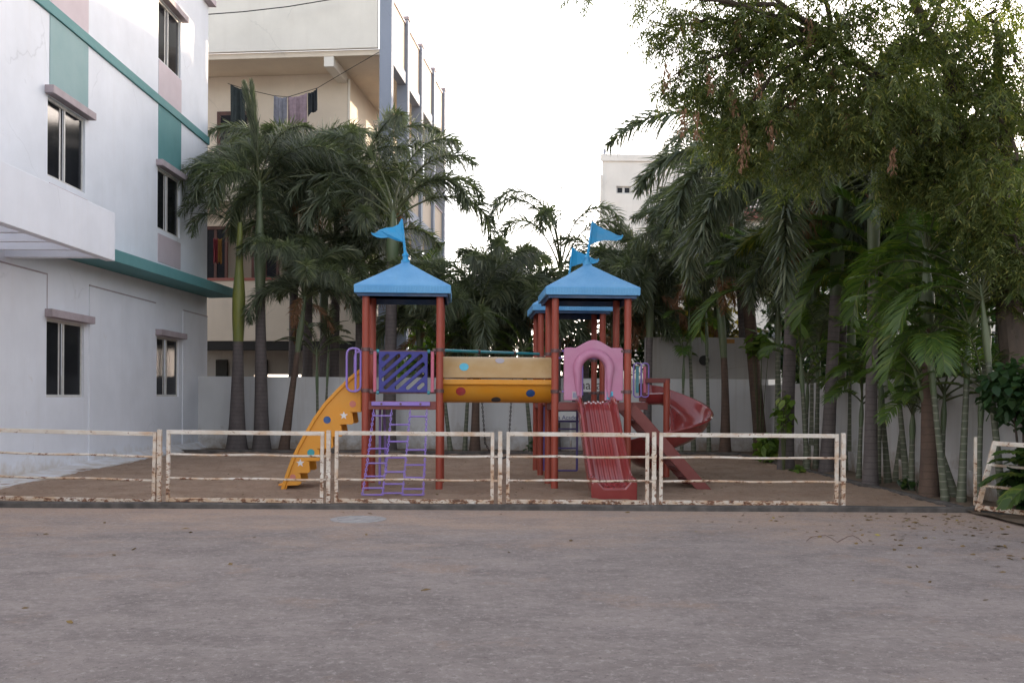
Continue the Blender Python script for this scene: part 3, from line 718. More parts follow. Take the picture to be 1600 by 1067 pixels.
# indigo slotted panel on the first tower
a, b = LOC(592,549,0), LOC(668,613,0); px0, px1, pz0, pz1 = a.x, b.x, b.z, a.z
q = MB(); q.prism([(px0,pz0),(px1,pz0),(px1,pz1),(px0,pz1)], lambda u,v,d: (u,d,v), -.025, .025)
plate = q.build('slotted_panel', M['indigo'], pg)
cut = MB(); ang = R(42); ca, sa = math.cos(ang), math.sin(ang); ccx, ccz = (px0+px1)/2, (pz0+pz1)/2
hw, hh, sr = (px1-px0)/2-.075, (pz1-pz0)/2-.07, .030
for k in range(-4,5):
    off = k*.118; seg = []
    # clip the line u = t*ca - off*sa, v = t*sa + off*ca to the inner rectangle
    ts = [t for t in np.linspace(-.8,.8,400) if abs(t*ca-off*sa)<=hw and abs(t*sa+off*ca)<=hh]
    if not ts: continue
    t0, t1 = min(ts), max(ts)
    if t1-t0 < .02: t0, t1 = t0-.01, t1+.01
    poly = [(t1+sr*math.cos(x), off+sr*math.sin(x)) for x in np.linspace(-math.pi/2,math.pi/2,9)]+[(t0-sr*math.cos(x), off-sr*math.sin(x)) for x in np.linspace(-math.pi/2,math.pi/2,9)]
    cut.prism([(ccx+u*ca-v*sa, ccz+u*sa+v*ca) for u,v in poly], lambda u,v,d: (u,d,v), -.1, .1)
co_ = cut.build('cutter', M['indigo'], pg)
md = plate.modifiers.new('slots','BOOLEAN'); md.object = co_; md.operation = 'DIFFERENCE'; md.solver = 'EXACT'
dg = bpy.context.evaluated_depsgraph_get(); me = bpy.data.meshes.new_from_object(plate.evaluated_get(dg))
plate.modifiers.clear(); plate.data = me; bpy.data.objects.remove(co_)
md = plate.modifiers.new('bevel','BEVEL'); md.width = .008; md.segments = 2; md.limit_method = 'ANGLE'
for z in (pz0-.005, pz1+.005):
    q = MB(); q.tube([(T[0][0]+RT,0,z),(T[0][0]+DW-RT,0,z)], .017, 10); q.build('panel_rail', M['clamp'], pg, smooth=True)
for px in (585.5,675.5):
    l = lx(px,-.01); q = MB(); q.box((l-.026,-.035,pz0-.0),(l+.026,.02,pz1-.0)); q.build('side_bar', M['rosebar'], pg, bevel=.012)
for px in (590.3,669.7):
    l = lx(px,0)
    q = MB()
    for z in (pz0-.005,pz1+.005): q.tube([(l-.02,0,z),(l+.02,0,z)], .03, 10)
    q.build('bush', M['tealpipe'], pg, smooth=True)
# violet guard loops
def loop(name, m, fn, w_, h_, r=.018, cr=.09):
    pts = []
    for cx_, cz_, a0 in ((w_-cr,cr,-90),(w_-cr,h_-cr,0),(cr,h_-cr,90),(cr,cr,180)):
        for k in range(6): aa = R(a0+18*k); pts.append(fn(cx_+cr*math.cos(aa), cz_+cr*math.sin(aa)))
    q = MB(); q.tube(pts, r, 8, closed=True); return q.build(name, M[m], pg, smooth=True)
for yy, off in ((.02,0),(DW-.02,0)):
    x_ = T[0][0]-RT-.02
    lo_ = loop('guard_loop', 'purple', lambda u,v: (x_-.22+u, yy, 1.585+v), .22, .68)
    q = MB(); q.tube([(x_-.08,yy,1.60),(x_-.08,yy,2.25)], .016, 8); q.build('bar', M['purple'], lo_, smooth=True)
    for z in (1.60,2.25): q = MB(); q.tube([(x_-.0,yy,z),(x_+.06,yy,z)], .014, 8); q.build('bracket', M['clamp'], lo_, smooth=True)
# yellow arched climber
zp = [(548,235),(480,288),(400,365),(320,450),(252,545),(196,640),(147,730),(107,815),(76,900),(52,975),(38,1020)]
inn = [(68,1022),(80,978),(150,976),(168,966),(163,905),(150,899),(214,898),(226,888),(219,826),(206,822),(280,821),(290,812),(285,750),(272,744),(362,740),(374,730),(371,672),(360,667),(426,664),(436,655),(425,594),(414,588),(494,586),(506,576),(497,516),(486,509),(552,508)]
Zs = lambda p, ly: LOC(430+p[0]/4.106, 520+p[1]/4.106, ly)
yc = (.22, .90)
cl0 = None
outer = [Zs(p, yc[0]) for p in zp]; inner = [Zs(p, yc[0]) for p in inn]
for yy in yc:
    q = MB(); q.prism([(p.x,p.z) for p in outer]+[(p.x,p.z) for p in inner], lambda u,v,d: (u,yy+d,v), -.03, .03)
    o = q.build('climber_side', M['yellow'], pg, bevel=.012)
    if yy == yc[0]: cl0 = o
    # bright rolled rim along the outer edge
    rim = MB(); rings = []
    for i, p in enumerate(outer):
        tt = (outer[min(i+1,len(outer)-1)]-outer[max(i-1,0)]).normalized(); nn = Vector((tt.z,0,-tt.x))
        if nn.z < 0: nn = -nn
        rings.append([Vector((p.x,yy-.06,p.z))-nn*.045, Vector((p.x,yy+.033,p.z))-nn*.045, Vector((p.x,yy+.033,p.z))+nn*.012, Vector((p.x,yy-.06,p.z))+nn*.012])
    rim.loft(rings); rim.build('rim', M['yellow'], o, bevel=.01)
q = MB()
for (u, v) in ((497,512),(432,590),(373,668),(287,745),(222,822),(165,901),(95,978)):
    p = Zs((u-40,v), yc[0]); q.box((p.x-.09,yc[0]+.031,p.z-.01),(p.x+.09,yc[1]-.031,p.z+.02))
q.build('step', M['yellow'], pg, bevel=.006)
q = MB(); q.loft([[(p.x,yc[0]+.031,p.z-.02),(p.x,yc[1]-.031,p.z-.02),(p.x+.02,yc[1]-.031,p.z-.06),(p.x+.02,yc[0]+.031,p.z-.06)] for p in outer]); q.build('climber_bed', M['yellow'], pg)
def starpoly(r, n=5): return [((r if k%2==0 else r*.42)*math.sin(math.pi*k/n), (r if k%2==0 else r*.42)*math.cos(math.pi*k/n)) for k in range(2*n)]
for (u,v,m,r_,st) in ((497,456,'dotpink',.052,0),(333,558,'dotblue',.058,0),(229,768,'dotteal',.058,0),(113,924,'dotpink',.045,0),(440,530,'star',.068,1),(161,834,'star',.068,1)):
    p = Zs((u,v), yc[0]-.032); poly = starpoly(r_) if st else [(r_*math.cos(t_), r_*math.sin(t_)) for t_ in np.linspace(0,6.2832,25)[:-1]]
    q = MB(); q.prism(poly, lambda a_,b_,d: (p.x+a_,p.y+d,p.z+b_), -.004, .003); q.build('star' if st else 'dot', M[m], cl0)
# violet net ladder
z_ = LOC(626,631,-.06).z
q = MB(); q.box((lx(580.5,-.06),-.075,z_-.03),(lx(672,-.06),-.035,z_+.035)); nb_ = q.build('net_bar', M['purple'], pg, bevel=.008)
q = MB()
for px in (596,626,657): q.tube([(lx(px,-.07),-.072,z_),(lx(px,-.07),-.082,z_)], .018, 10)
q.build('bolt', M['clamp'], nb_)
q = MB(); q.bar((T[0][0]+RT,-.0,z_+.012),(T[0][0]+DW-RT,-.0,z_+.012), .05, .06); q.build('cross_beam', M['maroonplain'], pg, bevel=.006)
tops = [LOC(px,640,-.07) for px in (584,612,641,667)]
bots = []
for px in (566,597.5,628.5,661): p = LOC(px,775,-.86); p.z = .035; bots.append(p)
def npt(i, py):
    f_ = (py-634)/(775-634.); a_, b_ = tops[i], bots[i]
    # linear in the image ~ solve along the chain by projected height
    best = min(np.linspace(0,1,201), key=lambda s: abs(proj(a_.lerp(b_,s)+Vector((0,sag(s),0)))-py)); return a_.lerp(b_,best)+Vector((0,sag(best),0))
def sag(s): return .10*math.sin(math.pi*s)
def proj(p):
    wx, wy = PO.x+p.x*CT-p.y*ST, PO.y+p.x*ST+p.y*CT
    return HZ-(p.z-EYE)*F/wy
def chain(pts, m, parent, name='chain', lk=.052, wr=.0052):
    """oval links threaded along a polyline"""
    P_ = [Vector(p) for p in pts]; L_ = [0]
    for a_, b_ in zip(P_, P_[1:]): L_.append(L_[-1]+(b_-a_).length)
    n = int(L_[-1]/(lk*.78)); q = MB()
    for k in range(n):
        d = (k+.5)*L_[-1]/n; j = max(i for i in range(len(L_)-1) if L_[i] <= d)
        c = P_[j].lerp(P_[j+1], (d-L_[j])/(L_[j+1]-L_[j])); t_ = (P_[j+1]-P_[j]).normalized()
        s_ = t_.cross(Vector((0,1,0))).normalized(); s_ = s_ if k%2 else t_.cross(s_)
        q.tube([c+t_*lk*.5*math.cos(x)+s_*lk*.27*math.sin(x) for x in np.linspace(0,2*math.pi,9)[:-1]], wr, 4, closed=True)
    return q.build(name, m, parent, smooth=True)
for a_, b_ in zip(tops, bots):
    chain([a_.lerp(b_,s)+Vector((0,sag(s),0)) for s in np.linspace(0,1,9)], M['purple'], pg, 'net_chain', .056, .0075)
for i, ys in ((0,(498,600,693,780,858,928,971)),(1,(550,650,745,830,903,957)),(2,(500,602,700,788,863,932,971))):
    for y in ys:
        py = 520+y/3.81; q = MB(); q.tube([npt(i,py), npt(i+1,py)], .0135, 8); q.build('rung', M['purple'], pg, smooth=True)
# violet pole behind the net
l = lx(594,.9); q = MB(); q.tube([(l,.9,.0),(l,.9,1.36)], .022, 10); q.tube([(l+.09,1.1,.2),(l+.05,1.1,1.36)], .022, 10); q.build('brace_pole', M['purple'], pg, smooth=True)
# pink arch panel
a, b = LOC(881,540,.02), LOC(973,626,.02); pw = (b.x-a.x)/2; pcx = (a.x+b.x)/2; z0 = b.z; ph = a.z-b.z
ow, oz = .185, ph*.56
poly = [(-pw,0),(-pw,ph*.93),(-pw+.02,ph*.965),(-pw*.6,ph*.965)]+[(-pw*.6+pw*1.2*k/12, ph*.965+.125*math.sin(math.pi*k/12)**1.2) for k in range(1,12)]+[(pw*.6,ph*.965),(pw-.02,ph*.965),(pw,ph*.93),(pw,0),(ow,0),(ow,oz)]
poly += [(ow*math.cos(x), oz+ow*1.05*math.sin(x)) for x in np.linspace(0,math.pi,15)[1:-1]]+[(-ow,oz),(-ow,0)]
q = MB(); q.prism(poly, lambda u,v,d: (pcx+u,.02+d,z0+v), -.03, .03); apn = q.build('arch_panel', M['pinkpl'], pg, bevel=.012)
q = MB(); path = [(-.245,.05,.018),(-.25,.2,.04),(-.255,oz*.8,.06)]+[(-.262*math.cos(x),oz+.262*math.sin(x),.075) for x in np.linspace(0,math.pi,17)]+[(.255,oz*.8,.06),(.25,.2,.04),(.245,.05,.018)]
q.tube([(pcx+u,-.02,z0+v) for u,v,r_ in path], [r_ for u,v,r_ in path], 14); q.build('hood', M['pinkpl'], apn, smooth=True)
for px, m in ((898.5,'dotgrey'),(952.5,'dotcyan')):
    l = LOC(px,617,-.013); q = MB(); q.box((l.x-.045,-.016,l.z-.07),(l.x+.055,-.011,l.z+.055)); q.build('label_plate', M[m], apn)
    q = MB()
    for k in range(4): q.box((l.x-.03+k*.02,-.018,l.z-.045),(l.x-.022+k*.02,-.0165,l.z+.035))
    q.build('print', M['dotblue'], apn)
q = MB()
for z in (1.60,2.25): q.tube([(T[1][0]+RT,0,z),(pcx-pw,.02,z)], .015, 8); q.tube([(pcx+pw,.02,z),(T[1][0]+DW-RT,0,z)], .015, 8)
q.build('panel_rail', M['purple'], pg, smooth=True)
# straight slide
sx0 = LOC(930,628,-.05).x; endp = LOC(958,776,-1.42)
path = [(.06,1.43),(-.06,1.425),(-.16,1.37),(-.26,1.27),(-.42,1.09),(-.60,.885),(-.78,.68),(-.95,.49),(-1.08,.355),(-1.18,.275),(-1.28,.225),(-1.40,.20),(-1.50,.195)]
prof = [(-.30,-.06),(-.305,.10),(-.29,.145),(-.262,.155),(-.235,.13),(-.215,.05),(-.20,.015)]
nr = 6
for k in range(nr):
    u = -.185+.37*k/(nr-1); prof += [(u-.026,.006),(u-.014,.024),(u+.014,.024),(u+.026,.006)] if 0 < k < nr-1 else [(u,.006)]
prof += [(.20,.015),(.215,.05),(.235,.13),(.262,.155),(.29,.145),(.305,.10),(.30,-.06)]
rings = []
for i, (y, z) in enumerate(path):
    a_, b_ = path[max(i-1,0)], path[min(i+1,len(path)-1)]; d = Vector((0,b_[0]-a_[0],b_[1]-a_[1])).normalized(); n_ = Vector((0,d.z,-d.y)) if d.y < 0 else Vector((0,-d.z,d.y))
    if n_.z < 0: n_ = -n_
    s_ = i/(len(path)-1); xx = sx0+(endp.x-sx0)*(max(0,-y)/1.5); wsc = 1+.10*s_
    hs_ = 1 if i > 1 else (.75 if i else .35)
    rings.append([Vector((xx+u*wsc,y,z))+n_*(v*(hs_ if v > .03 else 1)) for u, v in prof])
q = MB(); q.loft(rings); q.build('straight_slide', M['maroon'], pg, smooth=True)
q = MB(); ex = endp.x
q.prism([(-.335,.0),(.335,.0),(.335,.27),(.31,.33),(.25,.34),(.21,.27),(.15,.20),(-.15,.20),(-.21,.27),(-.25,.34),(-.31,.33),(-.335,.27)], lambda u,v,d: (ex+u,-1.5+d,v), -.05, .02)
q.build('slide_foot', M['maroon'], pg, bevel=.025)
# stair on the right of the second tower
sx = T[1][0]+DW+.06; ea, eb = LOC(988,640,.12), LOC(1106,772,.12)
d = (eb-ea).normalized(); n_ = Vector((-d.z,0,d.x)); n_ = n_ if n_.z > 0 else -n_
for yy in (.10,.98):
    q = MB(); wv = .115
    up_, dn_ = ea+n_*wv*.8, ea-n_*wv*.8
    poly = [up_-d*.05, up_+d*((up_.z+.03)/-d.z), dn_+d*((dn_.z+.03)/-d.z), dn_-d*.05]
    q.prism([(p.x,p.z) for p in poly], lambda u,v,dd_: (u,yy+dd_,v), -.025, .025); st_ = q.build('stair_stringer', M['maroonplain'], pg, bevel=.008)
for k in range(1,7):
    p = ea.lerp(eb, k/7.); q = MB(); q.box((p.x-.13,.127,p.z-.02),(p.x+.13,.953,p.z+.02)); q.build('tread', M['maroonplain'], pg, bevel=.006)
# landing and guard loops beside the third tower
tx = T[2][0]+DW; ly0 = T[2][1]
lxr = lx(1013, ly0-.1)
q = MB(); q.box((tx+.06,ly0-.05,DECK-.14),(lxr,ly0+.95,DECK-.0)); q.build('landing', M['maroonplain'], pg, bevel=.008)
for k, px in enumerate((990,1001.5)):
    l = lx(px, ly0-.06); loop('guard_loop', 'purple', lambda u,v: (l+u, ly0-.06-.0*k, 1.52+v), .145, .64, .014, .06)
    q = MB(); q.box((l+.045,ly0-.055,1.60),(l+.10,ly0-.02,2.1)); q.build('slat', M['tealpipe' if k == 0 else 'rosebar'], pg, bevel=.008)
q = MB(); q.box((lxr-.16,ly0-.02,1.44),(lxr-.02,ly0+.02,1.78)); q.build('end_panel', M['maroonplain'], pg, bevel=.01)
for k in range(2):
    xk = T[2][0]+DW*.42+.30*k
    q = MB(); q.tube([(xk,ly0,1.55),(xk,ly0,2.2)], .014, 8); q.build('bar', M['purple'], pg, smooth=True)
q = MB(); q.tube([(T[2][0]+RT,ly0,2.25),(T[2][0]+DW-RT,ly0,2.25)], .016, 8); q.build('panel_rail', M['purple'], pg, smooth=True)
q = MB(); q.box((T[2][0]+.03,DW+.03,DECK-.06),(T[2][0]+DW-.03,ly0-.03,DECK-.01)); q.build('bridge_deck', M['maroonplain'], pg, bevel=.006)
# spiral slide
pc = LOC(1042,700,ly0-.10); cx_, cyy = pc.x, ly0-.05
q = MB(); q.cyl((cx_,cyy), .062, -.05, LOC(1042,594,ly0).z, 18); q.build('spiral_pole', M['post'], pg, smooth=True)
zt_ = LOC(1042,591,ly0).z
q = MB(); q.box((lxr-.05,cyy-.05,zt_-.09),(cx_+.06,cyy+.05,zt_-.002)); q.build('spiral_arm', M['maroonplain'], pg, bevel=.008)
kz = [(100,1.43),(85,1.40),(45,1.19),(0,.95),(-45,.76),(-90,.60),(-135,.45),(-180,.31),(-220,.20),(-255,.15),(-285,.13)]
def zth(a_):
    for (a1_,z1_),(a2_,z2_) in zip(kz,kz[1:]):
        if a2_ <= a_ <= a1_: return z1_+(z2_-z1_)*(a1_-a_)/(a1_-a2_)
    return kz[-1][1]
sp = [(.07,.16),(.095,.17),(.12,.14),(.145,.05),(.19,.005),(.30,-.012),(.45,-.005),(.58,.03),(.68,.10),(.755,.20),(.80,.30),(.825,.335),(.86,.335),(.875,.31),(.86,.285),(.835,.27),(.79,.165),(.71,.06),(.61,-.015),(.46,-.045),(.30,-.052),(.18,-.035),(.115,.02),(.09,.10)]
rings = []
for a_ in np.linspace(100,-285,97):
    z = zth(a_)
    rings.append([Vector((cx_+r_*math.cos(R(a_)), cyy+r_*math.sin(R(a_)), z+h)) for r_, h in sp])
q = MB(); q.loft(rings); q.build('spiral_slide', M['maroon'], pg, smooth=True)
rin = [Vector((lxr-.02, cyy+ .0+r_*1.0, 1.42+h)) for r_, h in sp]
q = MB(); q.loft([rin, rings[0]]); q.build('spiral_entry', M['maroon'], pg, smooth=True)
# teal top bar with the swing
za2 = LOC(760,551,1.9).z
ba, bb = Vector((T[0][0]+DW, DW, za2-.0)), Vector((T[2][0], ly0, za2+.02))
q = MB(); q.tube([ba, bb], .026, 12); q.build('top_bar', M['tealpipe'], pg, smooth=True)
def onbar(px):
    return min((ba.lerp(bb,s) for s in np.linspace(0,1,300)), key=lambda p: abs(lx(px, p.y, 551)-p.x))
q = MB(); hang = []
for px in (748,803):
    p = onbar(px); hang.append(p); q.tube([p-(bb-ba).normalized()*.02, p+(bb-ba).normalized()*.02], .036, 12); q.tube([p,p-Vector((0,0,.06))], .012, 8)
q.build('swing_bracket', M['clamp'], pg, smooth=True)
mw = Matrix.Translation(PO) @ Matrix.Rotation(TH,4,'Z')
h0, h1 = mw @ hang[0], mw @ hang[1]
sw = thing('swing', 'black swing seat on chains hung from the teal bar behind the tunnel', 'swing', ((h0.x+h1.x)/2,(h0.y+h1.y)/2,.5))
s0, s1 = W(769,712,h0.y), W(794,712,h1.y); lowv = Vector((0,0,.06)); off = Vector(sw.location)
for h_, s_, kx in ((h0,s0,W(758,692,h0.y)),(h1,s1,W(796,675,h1.y))):
    c = chain([h_-lowv-off, kx-off, s_-off], M['chain'], sw, 'chain', .05, .0065)
q = MB(); q.loft([[s0.lerp(s1,k)+Vector((0,-.1,-.05*math.sin(math.pi*k)-.01)), s0.lerp(s1,k)+Vector((0,.1,-.05*math.sin(math.pi*k)-.01)), s0.lerp(s1,k)+Vector((0,.1,-.05*math.sin(math.pi*k)+.01)), s0.lerp(s1,k)+Vector((0,-.1,-.05*math.sin(math.pi*k)+.01))] for k in np.linspace(0,1,9)])
q.build('seat', M['dotblack'], sw, True, smooth=True)
# dark violet ladder frame under the third tower
q = MB(); ly = ly0-.05; A0, A1 = lx(851,ly), lx(902,ly); zb_ = LOC(870,735,ly).z
for a_ in (A0,A1): q.tube([(a_,ly,zb_),(a_,ly,1.33)], .022, 8)
lf = q.build('ladder_frame', M['deeppurple'], pg, smooth=True)
for py in (641,657.5,670,700,735):
    z = LOC(870,py,ly).z; q = MB(); q.tube([(A0,ly,z),(A1,ly,z)], .016, 8); q.build('ladder_rung', M['deeppurple'], lf, smooth=True)
# printed boards on the back wall seen through the playset
def board(name, label, pa, pb, D, bgm, text, px, py, size, cm):
    a_, b_ = W(*pa, D), W(*pb, D); t = thing(name, label, 'sign', ((a_.x+b_.x)/2,D,b_.z))
    q = MB(); q.box((a_.x,D-.015,b_.z),(b_.x,D+.015,a_.z)); q.build('panel', bgm, t, True, bevel=.004)
    c = bpy.data.curves.new('lettering','FONT'); c.body = text; c.size = size; c.extrude = .002; c.materials.append(cm)
    tmp = bpy.data.objects.new('lettering', c); COL.objects.link(tmp); me = bpy.data.meshes.new_from_object(tmp.evaluated_get(bpy.context.evaluated_depsgraph_get()))
    bpy.data.objects.remove(tmp); o = bpy.data.objects.new('lettering', me); COL.objects.link(o); o.parent = t
    p_ = W(px, py, D-.02); o.location = p_-Vector(t.location); o.rotation_euler = (R(90),0,0); return t, a_, b_
wp = plain('white board', (.62,.61,.60), .6, (.55,.54,.52), 4)
t, a_, b_ = board('sign_board', 'white board with dark letters seen through the pink arch', (893,594), (948,630), 26.6, wp, 'nara', 904.5, 608, .36, plain('sign ink', (.08,.06,.06), .7))
q = MB(); c0, c1 = W(893,612,26.6), W(948,630,26.6); q.box((c0.x+.01,26.575,c1.z+.002),(c1.x-.01,26.584,c0.z)); q.build('black_band', M['dotblack'], t, True)
t, a_, b_ = board('sign_board', 'white board with blue lettering below the second tower', (856,643), (905,660), 26.4, wp, 'ina Academ', 865, 655, .16, plain('sign blue', (.03,.04,.16), .7))
q = MB(); c0, c1 = W(856,656.5,26.4), W(905,659.5,26.4); q.box((c0.x+.01,26.375,c1.z),(c1.x-.01,26.384,c0.z)); q.build('blue_band', plain('sign blue', (.03,.04,.16)), t, True)
q = MB()
for px in (862,892): l_ = W(px,660,26.42).x; q.tube([(l_,26.42,0),(l_,26.42,W(px,661,26.42).z)], .03, 8)
q.build('stand', M['bwall'], t, True)

# ------------------------------------------------------------------ palms
def frond(rng, LV, TB, az, el0, el1, L_, kind, base=(0,0,0), leaf=.45, wid=.03, nodes=60, petiole=.2, twist=0, per=6, pw=1.4):
    """one leaf: arching rachis from el0 to el1 (radians), leaflets on it"""
    n = 14; p = np.array(base, float); pts = [p.copy()]; side_az = az+math.pi/2
    for i in range(n):
        s = (i+.5)/n; e = el0+(el1-el0)*(s**pw); a = az+twist*s*s
        p = p+np.array([math.cos(a)*math.cos(e), math.sin(a)*math.cos(e), math.sin(e)])*L_/n; pts.append(p.copy())
    pts = np.array(pts)
    TB.tube(pts.tolist(), [.028*(1-i/n*.85)*(L_/2.6)**.5 for i in range(n+1)], 5, cap=False)
    t = petiole+(1-petiole)*(np.arange(nodes)+rng.random(nodes)*.6)/nodes; t = np.clip(t,0,.999)
    x = t*n; i0 = x.astype(int); fr = (x-i0)[:,None]
    B = pts[i0]*(1-fr)+pts[i0+1]*fr; T_ = unit(pts[i0+1]-pts[i0])
    sidev = unit(np.cross(T_, np.array([0,0,1.])+1e-6)); upv = unit(np.cross(sidev, T_))
    s = (t-petiole)/(1-petiole)
    lp = leaf*np.clip(np.sin(math.pi*(.16+.80*s)),.08,1)**.7
    if kind == 'spear':
        for k in range(per):
            ph = 2*math.pi*(k+rng.random(nodes))/per
            o = sidev*np.cos(ph)[:,None]+upv*np.sin(ph)[:,None]; Aa = unit(o+T_*(2.6+2*rng.random(nodes))[:,None]); Wd = unit(np.cross(Aa, T_)+.1*rng.standard_normal((nodes,3)))
            LV.strips(B, Aa, Wd, lp, wid, .05, (.28,.5,.06))
    elif kind == 'fox':
        for k in range(per):
            ph = 2*math.pi*(k+rng.random(nodes)*.9)/per
            o = sidev*np.cos(ph)[:,None]+upv*np.sin(ph)[:,None]
            fw = .55+.35*rng.random(nodes)
            Aa = unit(o+T_*fw[:,None]); Wd = unit(np.cross(Aa, T_)+.15*rng.standard_normal((nodes,3)))
            LV.strips(B, Aa, Wd, lp*(.75+.4*rng.random(nodes)), wid*(.8+.4*rng.random(nodes)), (.18+.40*rng.random(nodes)), (.28,.5,.06))
    else:
        for sg in (-1,1):
            jit = rng.random(nodes)
            o = unit(sidev*sg+upv*(.45+.25*jit)[:,None]); fw = .5+.5*s
            Aa = unit(o+T_*fw[:,None]); Wd = unit(np.cross(Aa, upv)+0*B); Wd = unit(np.cross(Aa, np.cross(T_, Aa)))
            LV.strips(B, Aa, Wd, lp*(.85+.25*jit), wid*(.9+.2*jit), .30+.3*jit, (.35,.5,.05))
    return pts
def crown(name, seed, kind='fox', n=11, L_=2.6, el=(32,80), drop=(95,140), leaf=.64, wid=.044, nodes=48, petiole=.2, spear=False, per=6, leafm='fox', azs=None, pw=1.4):
    rng = np.random.default_rng(seed); LV, TB = Leaves(), MB()
    for i in range(n):
        az = azs[i] if azs else 2*math.pi*(i+.5*rng.random())/n*1.0+i*2.4
        f = (i+.5)/n; e0 = R(el[0]+(el[1]-el[0])*f+rng.normal(0,4)); e1 = e0-R(drop[1]+(drop[0]-drop[1])*f+rng.normal(0,8))
        frond(rng, LV, TB, az, e0, e1, L_*(.85+.25*rng.random()), kind, (0,0,.25*f), leaf, wid, nodes, petiole, rng.normal(0,.25), per, pw)
    if spear:
        for k in range(1 if spear is True else spear):
            frond(rng, LV, TB, rng.random()*6, R(84), R(76), L_*.95, 'spear', (0,0,.3), leaf*(.9 if spear > 1 else .16), wid*.8, 44, .30, 0, 4)
    o = LV.build(name, [M[leafm], M['rachis']], None, TB); me = o.data; bpy.data.objects.remove(o); return me
CR = {}
for i in range(4): CR['fox%d' % i] = crown('crown', 11+i, n=12+i%2, L_=3.1)
CR['foxbig'] = crown('crown', 31, n=14, L_=3.5, leaf=.66)
CR['foxup'] = crown('crown', 37, n=9, L_=3.1, el=(35,80), drop=(100,150), petiole=.30, leaf=.60, nodes=38, per=5, pw=1.8)
CR['foxdroop'] = crown('crown', 41, n=12, L_=3.2, el=(15,70), drop=(100,130), leaf=.62)
CR['foxspear'] = crown('crown', 71, n=12, L_=3.2, el=(20,76), drop=(100,140), leaf=.64, spear=4)
CR['foxopen'] = crown('crown', 79, n=6, L_=3.4, el=(62,82), drop=(150,190), leaf=.54, nodes=34, petiole=.40, spear=True, azs=[.4,2.7,4.4,3.5,.05,3.1], pw=2.3, per=5)
CR['foxhang'] = crown('crown', 73, n=11, L_=4.0, el=(15,70), drop=(105,140), leaf=.62, nodes=66)
CR['dead'] = crown('dead_frond', 83, n=3, L_=2.5, el=(-25,-5), drop=(55,70), leaf=.42, nodes=34, leafm='dry', per=4)
CR['foxyel'] = crown('crown', 43, n=7, L_=2.2, el=(10,50), drop=(95,120), leaf=.42, leafm='foxy', spear=False)
CR['young'] = crown('crown', 47, kind='areca', n=8, L_=1.5, el=(30,80), drop=(60,85), leaf=.38, wid=.035, nodes=26, petiole=.22)
CR['areca'] = crown('crown', 53, kind='areca', n=10, L_=2.3, el=(20,78), drop=(70,115), leaf=.52, wid=.034, nodes=60, petiole=.2, leafm='areca')
CR['areca2'] = crown('crown', 59, kind='areca', n=11, L_=2.0, el=(15,75), drop=(65,115), leaf=.48, wid=.033, nodes=54, petiole=.22, leafm='areca')
CR['arecas'] = crown('crown', 61, kind='areca', n=7, L_=1.25, el=(20,78), drop=(50,90), leaf=.36, wid=.034, nodes=26, petiole=.25, leafm='areca')
PALMG = 'palms planted round the sand pit'
def palm(px, D, zt, label, r0=.15, r1=.09, lean=0, leany=0, ring=None, shaft='G', cr='fox0', rz=0, s=1., bark='trunkA', bend=0, name='palm_tree', group=PALMG, z0=0):
    x = W(px, 690, D).x; t = thing(name, label, 'palm tree', (x,D,z0), 0, group)
    zt -= z0
    ring = zt*.72 if ring is None else ring
    def pt(z): f = z/zt; return (lean*f+bend*math.sin(math.pi*f), leany*f, z)
    q = MB(); zs = np.linspace(-.1, ring, 9)
    rad = [r1+(r0-r1)*(1-z/ring)**1.3+(r0*.35*math.exp(-max(z,0)*3.2)) for z in zs]
    q.tube([pt(max(z,0)) if z >= 0 else (0,0,-.1) for z in zs], rad, 14); q.build('trunk', M[bark], t, smooth=True)
    q = MB(); zs = np.linspace(ring-.02, zt+.25, 9)
    q.tube([pt(z) for z in zs], [r1*(1.0+.28*math.sin(math.pi*min(1,k/5.))-.55*max(0,(k-3)/5.)) for k in range(9)], 14); q.build('crownshaft', M['shaft'+shaft], t, smooth=True)
    o = bpy.data.objects.new('crown', CR[cr]); COL.objects.link(o); o.parent = t; o.location = pt(zt); o.rotation_euler = (0,0,R(rz)); o.scale = (s,s,s)
    if cr.startswith('fox') and int(px)%3 != 1:
        o = bpy.data.objects.new('dead_frond', CR['dead']); COL.objects.link(o); o.parent = t; o.location = pt(zt-.1); o.rotation_euler = (0,0,R(rz*2+px)); o.scale = (s*.85,)*3
    return t
zy = lambda py, D, px=800: W(px, py, D).z
# left group
palm(370, 26.0, zy(365,26.0), 'thick palm nearest the white building with a yellow green shaft', .24, .135, .05, ring=zy(535,26), shaft='Y', cr='foxup', rz=20, s=.62)
palm(409, 26.1, zy(300,26.1), 'tall grey palm second from the white building', .21, .125, -.1, ring=zy(455,26), cr='foxspear', rz=75, s=.86)
palm(443, 25.7, zy(470,25.7), 'slender leaning palm left of the yellow climber', .13, .07, .55, ring=2.7, cr='fox1', rz=10, s=.72, bark='trunkB')
palm(497, 26.2, zy(560,26.2), 'thin young palm behind the top of the yellow climber', .05, .035, -.05, ring=1.6, cr='young', rz=0, s=.8, bark='trunkC')
palm(507, 26.5, zy(540,26.5), 'thin young palm just right of its twin behind the yellow climber', .045, .03, .1, ring=1.8, cr='young', rz=70, s=.8, bark='trunkC')
palm(607, 26.3, zy(345,26.3), 'tall thick palm rising behind the first blue roof', .19, .15, .1, ring=5.2, cr='foxup', rz=-15, s=1.12)
palm(520, 28.6, zy(330,28.6), 'palm beyond the back wall left of the first blue roof', .18, .12, .1, cr='foxbig', rz=140, s=.95)
palm(480, 28.4, zy(310,28.4), 'palm beyond the back wall with its crown under the washing', .18, .12, .0, cr='foxdroop', rz=200, s=1.0)
